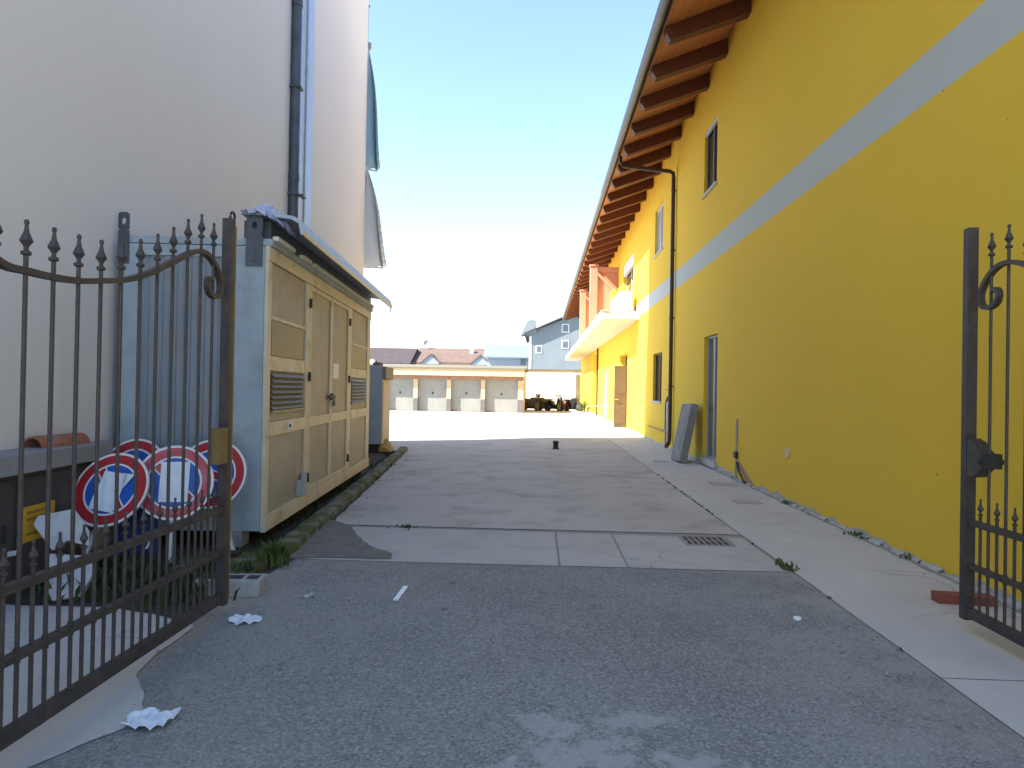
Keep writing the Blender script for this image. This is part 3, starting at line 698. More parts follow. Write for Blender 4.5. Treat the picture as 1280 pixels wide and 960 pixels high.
# ------------------------------------------------------------------ gates
LONG_L = [(2.39,2.08),(2.53,2.08),(2.675,2.085),(2.82,2.09),(2.96,2.10),(3.105,2.13),(3.25,2.17),(3.40,2.23),(3.55,2.30),(3.70,2.38),(3.855,2.445),(4.005,2.43)]
def finial(parent, z, s=1.0, name='finial'):
    mb = MB()
    mb.lathe([(.009*s,0),(.0185*s,.004),(.0185*s,.016*s),(.009*s,.02*s),(.0085*s,.032*s),(.012*s,.04*s),(.0235*s,.056*s),(.019*s,.068*s),(.010*s,.09*s),(.006*s,.118*s),(.0085*s,.122*s),(.0095*s,.13*s),(.007*s,.137*s),(.002,.140*s)], (0,0,0), 8)
    o = mb.build(name, M['iron'], parent, smooth=True); o.location = (0,0,z); return o
def gate(name, label, loc, free, mirror, lockplate):
    """local y runs from the hinge (0) to the free end (free)"""
    g = thing(name, label, 'gate', loc, 0, 'leaves of the wrought iron gate')
    f = free
    mb = MB(); mb.box(-.03,.03,f-.06,f,-.02,2.40); st = mb.build('free_stile', M['iron'], g, bevel=.006)
    mb = MB(); mb.box(-.03,.03,0,.06,-.02,2.40); mb.build('hinge_stile', M['iron'], g, bevel=.006)
    for z, h in ((.0,.06),(.30,.03),(.565,.035)):
        mb = MB(); mb.box(-.021,.021,.061,f-.061,z,z+h); mb.build('rail', M['iron'], g, bevel=.004)
    # shaped top band with a scroll at the free end
    K = [(0.,1.97),(.10,2.02)] if False else []
    base = [(f-1.84,1.79),(f-1.70,1.78),(f-1.55,1.78),(f-1.40,1.79),(f-1.25,1.815),(f-1.07,1.85),(f-.87,1.92),(f-.65,2.02),(f-.50,2.09),(f-.38,2.125),(f-.28,2.115),(f-.19,2.06),(f-.135,1.98),(f-.145,1.91),(f-.20,1.885),(f-.265,1.90),(f-.295,1.945),(f-.275,1.985),(f-.24,1.98)]
    pre = [(.07, 2.02),(.22,2.05),(.38,2.0),(.55,1.90)]
    ctrl = [Vector((0,a,b)) for a, b in pre + base]
    P = []
    for i in range(len(ctrl)-1):
        p0, p1, p2, p3 = ctrl[max(i-1,0)], ctrl[i], ctrl[i+1], ctrl[min(i+2,len(ctrl)-1)]
        for j in range(5):
            t = j/5
            P.append(.5*((2*p1)+(-p0+p2)*t+(2*p0-5*p1+4*p2-p3)*t*t+(-p0+3*p1-3*p2+p3)*t**3))
    P.append(ctrl[-1])
    mb = MB(); mb.sweep(P, [(-.0125,-.017),(.0125,-.017),(.0125,.017),(-.0125,.017)], up=(1,0,0))
    # sweep frame: side lies in the gate plane, so swap to keep the wide face along x
    mb.build('top_scroll', M['iron'], g)
    # tall bars
    yb = f-.225; tips = {}
    zt = [2.33,2.345,2.28,2.20,2.13,2.07,2.03,2.0,1.99,1.985,1.98,1.985,2.02,2.09,2.17,2.20,2.19]
    k = 0
    protoS = None
    while yb > .1:
        tip = zt[min(k, len(zt)-1)]
        top = tip-.14
        mb = MB(); mb.tube([(0,0,.045),(0,0,top)], .0088, 8)
        mb.lathe([(.013,.30-.012),(.013,.30+.042)], n=8)
        o = mb.build('bar', M['iron'], g, smooth=True); o.location = (0, yb, 0)
        finial(o, top-.002)
        ys_ = yb + .0735
        if ys_ < f-.08:
            if protoS is None:
                mb = MB(); mb.tube([(0,0,.045),(0,0,.64)], .0088, 8)
                protoS = mb.build('picket', M['iron'], g, smooth=True); protoS.location = (0, ys_, 0)
                finial(protoS, .635, .75, 'spear_tip')
            else:
                c = copy_tree(protoS, g); c.location = (0, ys_, 0)
        yb -= .148; k += 1
    return g, st
gl, st = gate('iron_gate', 'left wrought iron gate leaf standing open in front of the road signs', (-1.97, 1.62, .09), 2.60, False, None)
mb = MB(); mb.box(-.025,.02,.003,.05,-.01,2.37)
o = mb.build('back_strip', M['ochre'], gl, bevel=.004); o.location = (-.005, 2.60, 0)
mb = MB(); mb.box(-.034,.034,2.43,2.538,.87,1.09); mb.box(-.012,.012,2.5385,2.64,.95,1.05); mb.build('lock_box', M['ochre'], gl, bevel=.006)
P = [(0,2.625+.045*math.cos(a)*(1-.09*i), 2.42+.05*math.sin(a)*(1-.09*i)) for i, a in enumerate([math.pi*1.2 - i*.62 for i in range(10)])]
mb = MB(); mb.tube([(0,2.60,2.30),(0,2.59,2.37)]+P, .009, 6); mb.tube([(0,2.60,2.33),(0,2.64,2.315),(0,2.655,2.335),(0,2.64,2.355)], .008, 6); mb.build('end_curl', M['iron'], gl, smooth=True)
gr_, st2 = gate('iron_gate', 'right wrought iron gate leaf standing open along the yellow wall', (2.66, 1.78, .10), 2.58, True, None)
mb = MB()
mb.prism([(2.50,.86),(2.50,1.10),(2.44,1.08),(2.40,1.04),(2.36,1.02),(2.36,.93),(2.40,.90),(2.44,.87)], 'x', -.04, .04)
lp = mb.build('lock_plate', M['iron'], gr_, bevel=.004)
mb = MB(); mb.box(-.055,.055,2.32,2.36,.93,1.02); mb.box(-.075,.075,2.335,2.35,.955,.985); mb.build('lock_handle', M['black'], lp, bevel=.006)

# loose things by the gates
mb = MB(); mb.box(-.19,.19,-.055,.055,0,.065)
tag(mb.build('brick', M['brick'], bevel=.008, loc=(3.0,4.92,.003), rot=(0,0,-.12)), 'reddish brick lying behind the right gate leaf at the wall', 'brick')

# concrete block with slots at the free end of the left gate
mb = MB(); mb.box(-.25,.20,-.10,.10,0,.11)
cb = mb.build('concrete_block', M['block'], bevel=.012, loc=(-2.10,4.66,.0), rot=(0,0,.10))
tag(cb, 'grey hollow concrete block at the foot of the left gate', 'concrete block')
mb = MB()
for a,b in ((-.22,-.08),(-.05,.06),(.09,.17)): mb.box(a,b,-.045,.045,.1105,.1125)
mb.build('hollow', M['black'], cb)
mb = MB(); mb.box(-.40,.30,-.35,.30,0,.05)
tag(mb.build('stone_slab', M['moss'], bevel=.015, loc=(-2.42,5.30,.005), rot=(0,0,.06)), 'flat mossy stone slab behind the concrete block', 'stone slab')

# ------------------------------------------------------------------ road signs
def road_sign(centre, normal, red, label, paper=True, spin=0, flap=False):
    n = Vector(normal).normalized(); c = Vector(centre)
    up = (Vector((0,0,1)) - n*n.z).normalized()
    xr = up.cross(n)
    if spin:
        q = Matrix.Rotation(spin, 3, n); up = q @ up; xr = q @ xr
    dist = c.z/up.z
    basept = c - up*dist
    s = thing('road_sign', label, 'road sign', (basept.x, basept.y, 0), 0, 'no parking signs leaning at the cabin end')
    mw = Matrix((( xr.x, up.x, n.x, 0),(xr.y, up.y, n.y, 0),(xr.z, up.z, n.z, 0),(0,0,0,1)))
    def loc(mb, off=(0,0,0)):
        m4 = Matrix.Translation(c - Vector((basept.x, basept.y, 0))) @ mw
        return mb.rot(m4)
    N_ = 48
    mb = MB(); prev = None
    for r_, mi in ((.19,1),(.204,2),(.272,0),(.29,2)):
        ring = [mb.bm.verts.new((r_*math.cos(2*math.pi*i/N_), r_*math.sin(2*math.pi*i/N_), 0)) for i in range(N_)]
        if prev is None: f = mb.bm.faces.new(ring); f.material_index = mi
        else:
            for i in range(N_):
                f = mb.bm.faces.new((prev[i], ring[i], ring[(i+1)%N_], prev[(i+1)%N_])); f.material_index = mi
        prev = ring
    back = [mb.bm.verts.new((.29*math.cos(2*math.pi*i/N_), .29*math.sin(2*math.pi*i/N_), -.018)) for i in range(N_)]
    for i in range(N_):
        f = mb.bm.faces.new((prev[i], back[i], back[(i+1)%N_], prev[(i+1)%N_])); f.material_index = 3
    f = mb.bm.faces.new(back[::-1]); f.material_index = 3
    # red diagonal bar
    mb.mi = 2; a = R(-45)
    for hw, z, mi in ((.036,.001,2),(.026,.002,0)):
        q = []
        for u, v in ((-.186,-hw),(.186,-hw),(.186,hw),(-.186,hw)):
            q.append((u*math.cos(a)-v*math.sin(a), u*math.sin(a)+v*math.cos(a), z))
        mb.mi = mi; mb.face(q)
    loc(mb).build('sign_plate', [red, M['blue'], M['signwhite'], M['signback']], s)
    if paper:
        mb = MB(); n1 = 8
        x0,x1,y0,y1 = (-.10,.11,-.15,.16) if not flap else (-.10,.10,-.17,.13)
        g_ = [[mb.bm.verts.new((x0+(x1-x0)*i/n1, y0+(y1-y0)*j/n1, .005+.006*math.sin(i*.9+j*.5)**2 + (.03*((i/n1)**3)*(j/n1)**2 if flap else 0))) for j in range(n1+1)] for i in range(n1+1)]
        for i in range(n1):
            for j in range(n1): mb.bm.faces.new((g_[i][j], g_[i+1][j], g_[i+1][j+1], g_[i][j+1]))
        if flap: mb.face([(.10,.13,.034),(.16,.135,.03),(.10,.02,.012)])
        loc(mb).build('paper_sheet', M['paper'], s)
    mb = MB(); mb.tube([(0,.24,-.045),(0,-dist+.03,-.045)], .024, 10); loc(mb).build('post', M['galv'], s, smooth=True)
    mb = MB(); mb.box(-.06,.06,.10,.14,-.02,-.018); mb.box(-.06,.06,-.14,-.10,-.02,-.0185); loc(mb).build('clamp', M['galv'], s)
    mb = MB(); mb.box(-.16,.16,-.11,.11,.0,.05); mb.box(-.05,.05,-.05,.05,.05,.09); mb.build('base', M['rubber'], s, bevel=.01)
    return s
road_sign((-3.22,5.00,.645), (-.02,-.92,.44), M['red'], 'tilted round no parking sign with a torn paper sheet, left of the pair in front', True, R(-8), True)
road_sign((-2.83,5.18,.68), (.22,-.93,.22), M['red_faded'], 'round no parking sign with faded pinkish red ring and white paper, beside the tilted one', True, 0)
road_sign((-3.40,5.56,.70), (-.05,-.93,.30), M['red'], 'bare blue and red round sign half hidden behind the tilted sign', False, 0)
road_sign((-2.74,5.60,.70), (.05,-.95,.22), M['red'], 'round red sign peeking out behind the faded one and the gate stile', False, R(20))
# dark blue plate low behind the signs
bp = thing('sign_panel', 'dark blue panel with a white corner mark leaning below the round signs', 'sign', (-3.12,5.22,0), .1)
mb = MB(); mb.hexa([(-.22,0,.02),(.12,0,.02),(.12,.03,.02),(-.22,.03,.02),(-.22,.12,.48),(.12,.12,.48),(.12,.15,.48),(-.22,.15,.48)]); mb.build('panel', M['darkblue'], bp)
mb = MB(); mb.face([(.03,.028,.14),(.05,.028,.14),(.115,.067,.29),(.095,.067,.29)]); mb.build('corner_mark', M['signwhite'], bp)

# broken white boards behind the gate
def board(pts, t, loc, rot, label):
    mb = MB(); mb.prism(pts, 'y', -t/2, t/2)
    return tag(mb.build('broken_board', M['board'], bevel=.004, loc=loc, rot=rot), label, 'board', 'broken white boards behind the left gate')
board([(-.17,.06),(-.02,-.10),(.05,-.03),(.19,-.06),(.17,.04),(.07,.16),(.02,.18),(-.16,.12)], .035, (-3.24,4.50,.40), (R(-22),R(6),R(18)), 'upper broken white board leaning on the dark cabinet')
board([(-.13,-.03),(-.05,-.18),(.12,-.16),(.17,-.02),(.15,.10),(-.12,.14)], .04, (-3.13,4.42,.17), (R(-30),R(-4),R(12)), 'lower broken white board standing on the concrete apron')
board([(-.30,-.02),(.05,.0),(.06,.03),(-.30,.03)], .03, (-3.42,4.30,.31), (0,R(-8),R(10)), 'narrow white board strip sticking out beside the dark cabinet')

# ------------------------------------------------------------------ litter
def crumple(name, loc, size, label, cat, m, seed, h=.04):
    mb = MB(); n = 30; g_ = []
    for i in range(n+1):
        row = []
        for j in range(n+1):
            u, v = i/n-.5, j/n-.5
            p = Vector((u*2.3+seed, v*2.6, seed*.7)); r_ = 1+.35*mnoise.noise(Vector((math.atan2(v,u)*1.3, seed, 0)))
            row.append(mb.bm.verts.new((u*size[0]*r_, v*size[1]*r_, .004 + h*abs(mnoise.noise(p*1.4)) + h*.18*abs(mnoise.noise(p*3.2)))))
        g_.append(row)
    for i in range(n):
        for j in range(n):
            u, v = (i+.5)/n-.5, (j+.5)/n-.5
            if (u*u+v*v) < .25*(1+.35*mnoise.noise(Vector((u*6+seed,v*6,1)))): mb.bm.faces.new((g_[i][j], g_[i+1][j], g_[i+1][j+1], g_[i][j+1]))
    lo_ = [v for v in mb.bm.verts if not v.link_faces]; bmesh.ops.delete(mb.bm, geom=lo_, context='VERTS')
    o = mb.build(name, m, loc=loc, rot=(0,0,seed)); o.modifiers.new('t','SOLIDIFY').thickness = .003
    return tag(o, label, cat)
crumple('crumpled_paper', (-1.64,2.85,.004), (.20,.17), 'larger crumpled white paper at the asphalt edge near the gate rail', 'litter', M['paper'], .3)
crumple('crumpled_paper', (-1.78,4.12,0), (.17,.18), 'smaller crumpled white paper in front of the concrete block', 'litter', M['paper'], 2.2, .035)
crumple('crumpled_paper', (-1.56,4.62,0), (.09,.06), 'tiny pale scrap right of the concrete block', 'litter', M['mortar'], 4.2, .03)
mb = MB(); mb.box(-.018,.018,-.16,.16,.002,.012)
tag(mb.build('white_strip', M['signwhite'], bevel=.002, loc=(-.95,4.75,0), rot=(0,0,R(-1))), 'thin white strip lying on the asphalt', 'strip')
def stone(loc, s, label, m, seed):
    mb = MB(); bmesh.ops.create_icosphere(mb.bm, subdivisions=2, radius=s)
    for v in mb.bm.verts:
        v.co *= 1+.35*mnoise.noise(v.co*(2/s)*.4+Vector((seed,0,0))); v.co.z *= .6
    return tag(mb.build('stone', m, loc=(loc[0],loc[1],s*.45), smooth=True), label, 'stone')
stone((1.68,4.45), .028, 'small white stone on the right side of the asphalt', M['white'], 1)
stone((-.62,5.05), .022, 'small grey pebble beyond the white strip', M['pebble'], 4)
stone((-.60,4.45), .02, 'small grey pebble beside the white strip', M['pebble'], 6)

# scattered grit (uncountable)
def scatter_stones(name, m, spots, label):
    mb = MB()
    for (x, y, s) in spots:
        k = [Vector((random.uniform(-1,1),random.uniform(-1,1),random.uniform(-.4,.8))).normalized()*s for _ in range(1)]
        vs = []
        a0 = random.random()*6
        for i in range(5):
            a = a0+i*1.2566; r_ = s*random.uniform(.7,1.2); vs.append((x+r_*math.cos(a), y+r_*math.sin(a), .004))
        top = (x+random.uniform(-.3,.3)*s, y+random.uniform(-.3,.3)*s, .004+s*random.uniform(.6,1.0))
        bv = [mb.bm.verts.new(p) for p in vs]; tvx = mb.bm.verts.new(top)
        for i in range(5): mb.bm.faces.new((bv[i], bv[(i+1)%5], tvx))
    o = mb.build(name, m); o['kind'] = 'stuff'; o['label'] = label; return o
sp = []
for _ in range(900):
    y = random.uniform(1.8,5.5); x = random.choice([random.gauss(-1.5,.35), random.uniform(-1.8,2.0), random.gauss(1.85,.18)])
    if -1.85 < x < 2.05: sp.append((x,y,abs(random.gauss(0,.004))+.003))
scatter_stones('grit', M['pebble'], sp, 'loose grit scattered on the asphalt')
sp = []
for _ in range(350):
    y = random.uniform(5.3,15); x = -2.17-(y-5.57)*.0935+random.gauss(.16,.14)
    sp.append((x,y,abs(random.gauss(0,.006))+.004))
scatter_stones('rubble', M['pebble'], sp, 'rubble crumbs along the mossy kerb')

# weeds
def weeds(name, spots, label, m, cat=None):
    mb = MB()
    for (x, y, h, n, spread, z) in spots:
        for _ in range(n):
            a = random.uniform(0, 2*math.pi); r_ = abs(random.gauss(0, spread)); bx, by = x+r_*math.cos(a), y+r_*math.sin(a)
            hh = h*random.uniform(.4,1.1); lean = random.uniform(.1,.7)*hh; a2 = random.uniform(0,2*math.pi); w_ = random.uniform(.003,.009)+h*.02
            d = Vector((math.cos(a2), math.sin(a2), 0)); s_ = Vector((-d.y, d.x, 0))*w_
            p0 = Vector((bx,by,z)); p1 = p0+d*lean*.35+Vector((0,0,hh*.6)); p2 = p0+d*lean+Vector((0,0,hh*.95))
            mb.face([p0-s_, p0+s_, p1+s_*1.3, p1-s_*1.3]); mb.face([p1-s_*1.3, p1+s_*1.3, p2])
    o = mb.build(name, m)
    if cat: tag(o, label, cat)
    else: o['kind'] = 'stuff'; o['label'] = label
    return o
weeds('weed_tuft', [(-2.10,5.38,.20,150,.06,.01)], 'bushy green weed tuft at the near end of the mossy kerb', M['leaf'], 'weed')
sp = []
for i in range(70):
    y = random.uniform(5.5,15); x = -2.17-(y-5.57)*.0935+random.gauss(-.10,.09); sp.append((x,y,random.uniform(.03,.10),14,.05,.01))
weeds('kerb_weeds', sp, 'low weeds growing on the kerb', M['leaf_dark'])
sp = [(random.uniform(-3.5,-2.2), random.uniform(4.35,5.2), random.uniform(.06,.20), 16, .07, .01) for _ in range(80)]
weeds('bed_weeds', sp, 'dark weeds growing in the soil behind the left gate', M['leaf_dark'])
sp = [(2.08, 5.65+random.uniform(-.1,.3), .05, 14, .05, .0) for _ in range(6)] + [(2.078, random.uniform(2.6,12), .025, 5, .012, 0) for _ in range(26)]
weeds('joint_weeds', sp, 'small weeds in the joint beside the walk', M['leaf'])
weeds('weed_tuft', [(-1.36,7.02,.03,60,.07,.0)], 'flat dark weed in the joint across the yard', M['leaf_dark'], 'weed')

# ------------------------------------------------------------------ drain grate, covers, post
gt = thing('drain_grate', 'square iron drain grate with two rows of slots in the concrete', 'drain grate', (1.645,6.73,0))
mb = MB(); mb.box(-.24,.24,-.24,.24,-.05,.006); mb.build('frame', M['joint'], gt)
mb = MB()
for r_ in (-1,0):
    for i in range(7):
        x = -.20+i*.058; mb.box(x, x+.034, -.02+r_*.19+.03, -.02+r_*.19+.185, .0065, .0085)
mb.build('slot', M['black'], gt)
for x, y, s, lab in ((2.94,10.95,.20,'farther dark service cover in the concrete walk'),(2.78,9.2,.17,'nearer dark service cover in the concrete walk'),(2.55,14.3,.15,'small dark service cover near the leaning slab')):
    cv = thing('service_cover', lab, 'cover', (x,y,.003), 0, 'covers in the walk')
    mb = MB(); mb.box(-s,s,-s,s,-.03,.004); mb.build('rim', M['joint'], cv)
    mb = MB(); mb.box(-s+.02,s-.02,-s+.02,s-.02,.0045,.007); mb.build('lid', M['cover'], cv)
bo = thing('post_stub', 'short dark post stub standing in the yard near the shadow edge', 'post', (.41,16.75,0))
mb = MB(); mb.lathe([(.085,0),(.085,.02),(.065,.03),(.065,.16),(.08,.165),(.08,.19),(.03,.21)], n=12); mb.build('stub', M['black'], bo, smooth=True)
mb = MB(); mb.lathe([(.10,0),(.10,.012)], n=14); mb.build('base_plate', M['darkgrey'], bo)

# ------------------------------------------------------------------ yellow building
WX = 3.33
yb_ = thing('yellow_building', 'long yellow building with a grey painted band and wooden eaves', 'building', (0,0,0))
holes = [(13.20,14.22,5.50,6.82,.11),(18.92,20.25,5.42,6.78,.10),(18.80,20.22,1.16,2.56,.12),(12.95,14.0,.15,2.58,.125),
         (26.2,28.6,.05,2.92,.30),(24.9,27.9,4.17,6.55,.18),(34.2,35.3,.05,2.45,.10),(39.5,43.4,.05,3.70,.45)]
wall_front(WX, 1.6, 56, 0, 8.05, holes).build('wall', M['yellow'], yb_)
mb = MB(); mb.box(WX+.5, 14, 1.6, 56, 0, 7.9)
mb.face([(WX,1.6,0),(WX+.5,1.6,0),(WX+.5,1.6,8.05),(WX,1.6,8.05)]); mb.face([(WX,56,0),(WX+.5,56,0),(WX+.5,56,8.05),(WX,56,8.05)])
mb.build('rear_wall', M['yellow'], yb_)
# roof : sloping deck, soffit boards, rafters
ex, ez, sl_ = 1.93, 7.40, .375
def zr(x): return ez + (x-ex)*sl_
mb = MB(); mb.prism([(ex-.02,zr(ex)+.05),(9,zr(9)+.05),(9,zr(9)+.22),(ex-.02,zr(ex)+.20)], 'y', .8, 56.8)
mb.build('roof', M['terracotta'], yb_)
mb = MB(); mb.prism([(ex,zr(ex)+.02),(WX+.45,zr(WX+.45)+.02),(WX+.45,zr(WX+.45)+.046),(ex,zr(ex)+.046)], 'y', .9, 56.7)
mb.build('soffit', M['soffit'], yb_)
mb = MB(); h = .275
mb.prism([(ex+.03, zr(ex+.03)+.018),(ex+.03, zr(ex+.03)-.10),(ex+.10, zr(ex+.10)-h*.85),(WX+.10, zr(WX+.10)-h),(WX+.10, zr(WX+.10)+.018)], 'y', -.10, .10)
raf = mb.build('rafter', M['rafter'], yb_, bevel=.008)
y0_ = 11.25-1.36*7; raf.location = (0,y0_,0)
for i in range(1, 45):
    y = y0_+1.36*i
    if y > 56.5: break
    c = raf.copy(); COL.objects.link(c); c.location = (0,y,0)
mb = MB(); sec = [(-.075,.06)]+[(.075*math.cos(a), .075*math.sin(a)*1.0) for a in [math.pi + math.pi*i/8 for i in range(9)]]+[(.075,.06),(.066,.06)]+[(.066*math.cos(a), .066*math.sin(a)) for a in [2*math.pi - math.pi*i/8 for i in range(9)]]+[(-.066,.06)]
mb.prism([(ex-.10+a, ez+.06+b) for a, b in sec], 'y', .8, 56.8); mb.build('gutter', M['gutter'], yb_)
mb = MB(); mb.box(ex-.022, ex-.001, .8, 56.8, ez-.02, ez+.19); mb.build('fascia', M['rafter'], yb_)

# windows and doors (parts of the building)
def window(y0, y1, z0, z1, dep, fm, gm, mull=0, sill=True, name='window', lintel=True):
    X = WX+dep
    e = .042
    mb = MB()
    mb.box(X-.05,X-.002,y0+.002,y0+e,z0+.002,z1-.002); mb.box(X-.05,X-.002,y1-e,y1-.002,z0+.002,z1-.002)
    mb.box(X-.05,X-.002,y0+e+.001,y1-e-.001,z0+.002,z0+e); mb.box(X-.05,X-.002,y0+e+.001,y1-e-.001,z1-e,z1-.002)
    for i in range(mull):
        yy = y0+(y1-y0)*(i+1)/(mull+1); mb.box(X-.048,X-.003,yy-.04,yy+.04,z0+e+.001,z1-e-.001)
    f = mb.build(name, fm, yb_, bevel=.004)
    mb = MB(); mb.box(X-.022,X-.012,y0+e-.004,y1-e+.004,z0+e-.004,z1-e+.004); mb.build('glass', gm, f)
    if sill:
        mb = MB(); mb.box(WX-.04, X-.051, y0-.04, y1+.04, z0-.035, z0+.003) if False else mb.box(WX-.035, WX+dep-.052, y0+.003, y1-.003, z0-.0, z0+.03)
        mb.box(WX-.035, WX-.002, y0-.05, y1+.05, z0-.032, z0-.0005)
        mb.build('sill', M['stone_sill'], f, bevel=.004)
    return f
f1 = window(*holes[0], M['darkgrey'], M['glass'], 1)
mb = MB(); mb.box(WX+.01, WX+.055, 13.21, 14.21, 6.74, 6.815); mb.build('lintel_strip', M['frame_white'], f1)
f2 = window(*holes[1], M['frame_white'], M['glass_pale'], 1)
f4 = window(*holes[2], M['door_brown'], M['glass'], 1)
f0 = window(*holes[3], M['frame_grey'], M['glass_grey'], 1, sill=False, name='glass_door')
mb = MB(); mb.box(WX-.06, WX+.07, 12.9, 14.05, .03, .155); mb.build('threshold', M['stone_sill'], f0, bevel=.006)
mb = MB(); mb.lathe([(.012,0),(.012,.06)], (WX+.02,13.55,1.15), 8, 'x'); mb.box(WX+.01,WX+.025,13.54,13.56,1.05,1.18); mb.build('handle', M['black'], f0)
f3 = window(*holes[5], M['frame_white'], M['glass'], 1, sill=False)
mb = MB(); mb.box(WX+.01, WX+.12, 24.92, 27.88, 6.10, 6.54); mb.build('shutter_box', M['frame_white'], f3, bevel=.01)
# open brown door
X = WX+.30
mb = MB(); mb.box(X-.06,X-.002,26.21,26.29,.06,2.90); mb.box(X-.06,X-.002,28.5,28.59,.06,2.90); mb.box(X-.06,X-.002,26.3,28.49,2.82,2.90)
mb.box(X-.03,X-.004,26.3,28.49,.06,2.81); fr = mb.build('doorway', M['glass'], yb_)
mb = MB(); mb.box(2.83, WX+.02, 26.10, 26.145, .06, 2.42); dl = mb.build('door_leaf', M['door_brown'], yb_, bevel=.004, label='open brown door leaf standing out from the wall')
mb = MB(); mb.box(2.86,2.90,26.03,26.099,1.12,1.15); mb.box(2.86,2.99,26.02,26.04,1.115,1.155); mb.build('handle', M['brass'], dl)
mb = MB(); mb.box(2.90,3.27,26.09,26.0985,1.35,2.30); mb.box(2.90,3.27,26.09,26.0985,.2,.95); mb.build('door_panel', M['door_brown'], dl, bevel=.004)
# pale closed door
mb = MB(); mb.box(WX+.03,WX+.09,34.21,35.29,.06,2.44); pd = mb.build('door', M['frame_white'], yb_, bevel=.006)
mb = MB(); mb.box(WX+.0,WX+.029,34.3,34.4,1.0,1.05); mb.build('handle', M['black'], pd)
# wall fittings
mb = MB(); mb.lathe([(.075,-.012),(.07,-.02)], (WX+.008,9.27,.66), 16, 'x'); mb.build('wall_cover', M['cover_pink'], yb_)
mb = MB(); mb.box(WX-.012,WX-.0005,11.55,11.62,.62,1.02); mb.build('conduit', M['pinkpipe'], yb_)
mb = MB(); mb.tube([(WX-.02,11.58,.02),(WX-.02,11.58,.60),(WX-.02,11.58,.98)], .014, 6); mb.build('conduit', M['galv'], yb_)
mb = MB(); mb.box(WX-.05,WX-.0005,11.53,11.64,.36,.47); mb.build('junction_box', M['black'], yb_, bevel=.006)
mb = MB(); mb.hexa([(WX-.010,10.55,.0),(WX-.0005,10.55,.0),(WX-.0005,10.95,.0),(WX-.010,10.95,.0),(WX-.010,11.42,.32),(WX-.0005,11.42,.32),(WX-.0005,11.56,.30),(WX-.010,11.56,.30)]); mb.build('raw_patch', M['pinkpipe'], yb_)
mb = MB(); mb.tube([(WX-.03,11.50,.30),(WX-.05,11.30,.17),(WX-.05,11.0,.03)], .02, 6); mb.build('cable', M['black'], yb_)
P = [(WX-.05,17.9,.45),(WX-.05,17.9,1.15),(WX-.05,17.75,1.28),(WX-.05,17.62,1.22),(WX-.05,17.6,1.35)]
mb = MB(); mb.tube(P, .018, 8); mb.tube([(WX-.05,18.0,1.52),(WX-.05,17.5,1.52)], .012, 6); mb.build('gas_pipe', M['darkgrey'], yb_)
mb = MB(); mb.tube([(WX-.04,20.8,.42),(WX-.04,17.4,.42)], .02, 8); mb.tube([(WX-.04,17.9,.42),(WX-.04,17.9,.0)], .02, 8); mb.build('gas_pipe', M['pinkpipe'], yb_)
mb = MB(); mb.box(WX-.006,WX-.0004,17.75,18.1,.1,1.2); mb.build('raw_patch', M['stone_sill'], yb_)

# brown downpipe
bd = thing('downpipe', 'dark brown downpipe running from the eaves down the yellow wall', 'downpipe', (WX-.075,17.15,0))
mb = MB(); mb.tube([(-1.33,0,7.36),(-1.33,0,7.20),(-1.27,0,7.12),(-.08,0,6.98),(-.01,0,6.93),(0,0,6.83),(0,0,.30),(-.02,0,.17),(-.10,0,.06)], .05, 10); mb.build('pipe', M['pipe_brown'], bd, smooth=True)
for z in (1.6,3.3,5.0,6.5):
    mb = MB(); mb.lathe([(.058,z-.02),(.058,z+.02)], n=10); mb.box(.04,.074,-.02,.02,z-.015,z+.015)
    mb.build('bracket', M['pipe_brown'], bd)
bd2 = thing('downpipe', 'thin dark pipe on the far sunlit wall below the balcony', 'downpipe', (WX-.06,39.2,0))
mb = MB(); mb.tube([(0,0,.05),(0,0,3.88)], .05, 8); mb.build('pipe', M['pipe_brown'], bd2)
mb = MB(); mb.lathe([(.06,1.9),(.06,1.95)], n=8); mb.build('bracket', M['pipe_brown'], bd2)

# balcony
mb = MB(); mb.box(2.06, WX-.002, 23.2, 56, 3.90, 4.16); ba = mb.build('balcony', M['balcony'], yb_, bevel=.01)
mb = MB(); mb.box(2.04, 2.30, 23.17, 56.02, 4.161, 4.20); mb.build('coping', M['balcony'], ba, bevel=.006)
for y in (29.6, 37.0):
    mb = MB(); mb.box(2.10, 2.42, y, y+.30, 4.201, 6.85)
    p = mb.build('balcony_post', M['peach'], yb_, bevel=.01)
    mb = MB(); mb.box(2.06, 2.46, y-.04, y+.34, 6.86, 6.93); mb.build('cap', M['peach'], p)
    mb = MB(); mb.box(2.425, WX-.003, y+.06, y+.24, 6.60, 6.84); mb.build('beam', M['peach'], p)
    mb = MB(); mb.box(2.425, WX-.003, y+.12, y+.20, 4.165, 6.595); mb.build('partition', M['peach'], p)
    mb = MB(); mb.hexa([(2.43,y-.02,6.45),(WX-.01,y-.02,5.55),(WX-.01,y+.115,5.55),(2.43,y+.115,6.45),(2.43,y-.02,6.595),(WX-.01,y-.02,5.75),(WX-.01,y+.115,5.75),(2.43,y+.115,6.595)]); mb.build('brace', M['peach'], p)
mb = MB(); mb.box(2.72, WX-.003, 27.0, 27.12, 4.165, 5.35); mb.box(2.72, 2.84, 26.2, 26.99, 4.165, 5.35); mb.build('parapet', M['yellow'], yb_, bevel=.01)
ac = thing('air_conditioner', 'white air conditioner unit on the near end of the balcony', 'air conditioner', (2.98,24.2,4.162))
mb = MB(); mb.box(-.17,.17,-.42,.42,.10,.78); mb.build('casing', M['white'], ac, bevel=.02)
mb = MB(); mb.lathe([(.26,-.172),(.24,-.185),(.05,-.185)], (0,.05,.44), 20, 'x'); mb.build('fan_grille', M['frame_grey'], ac)
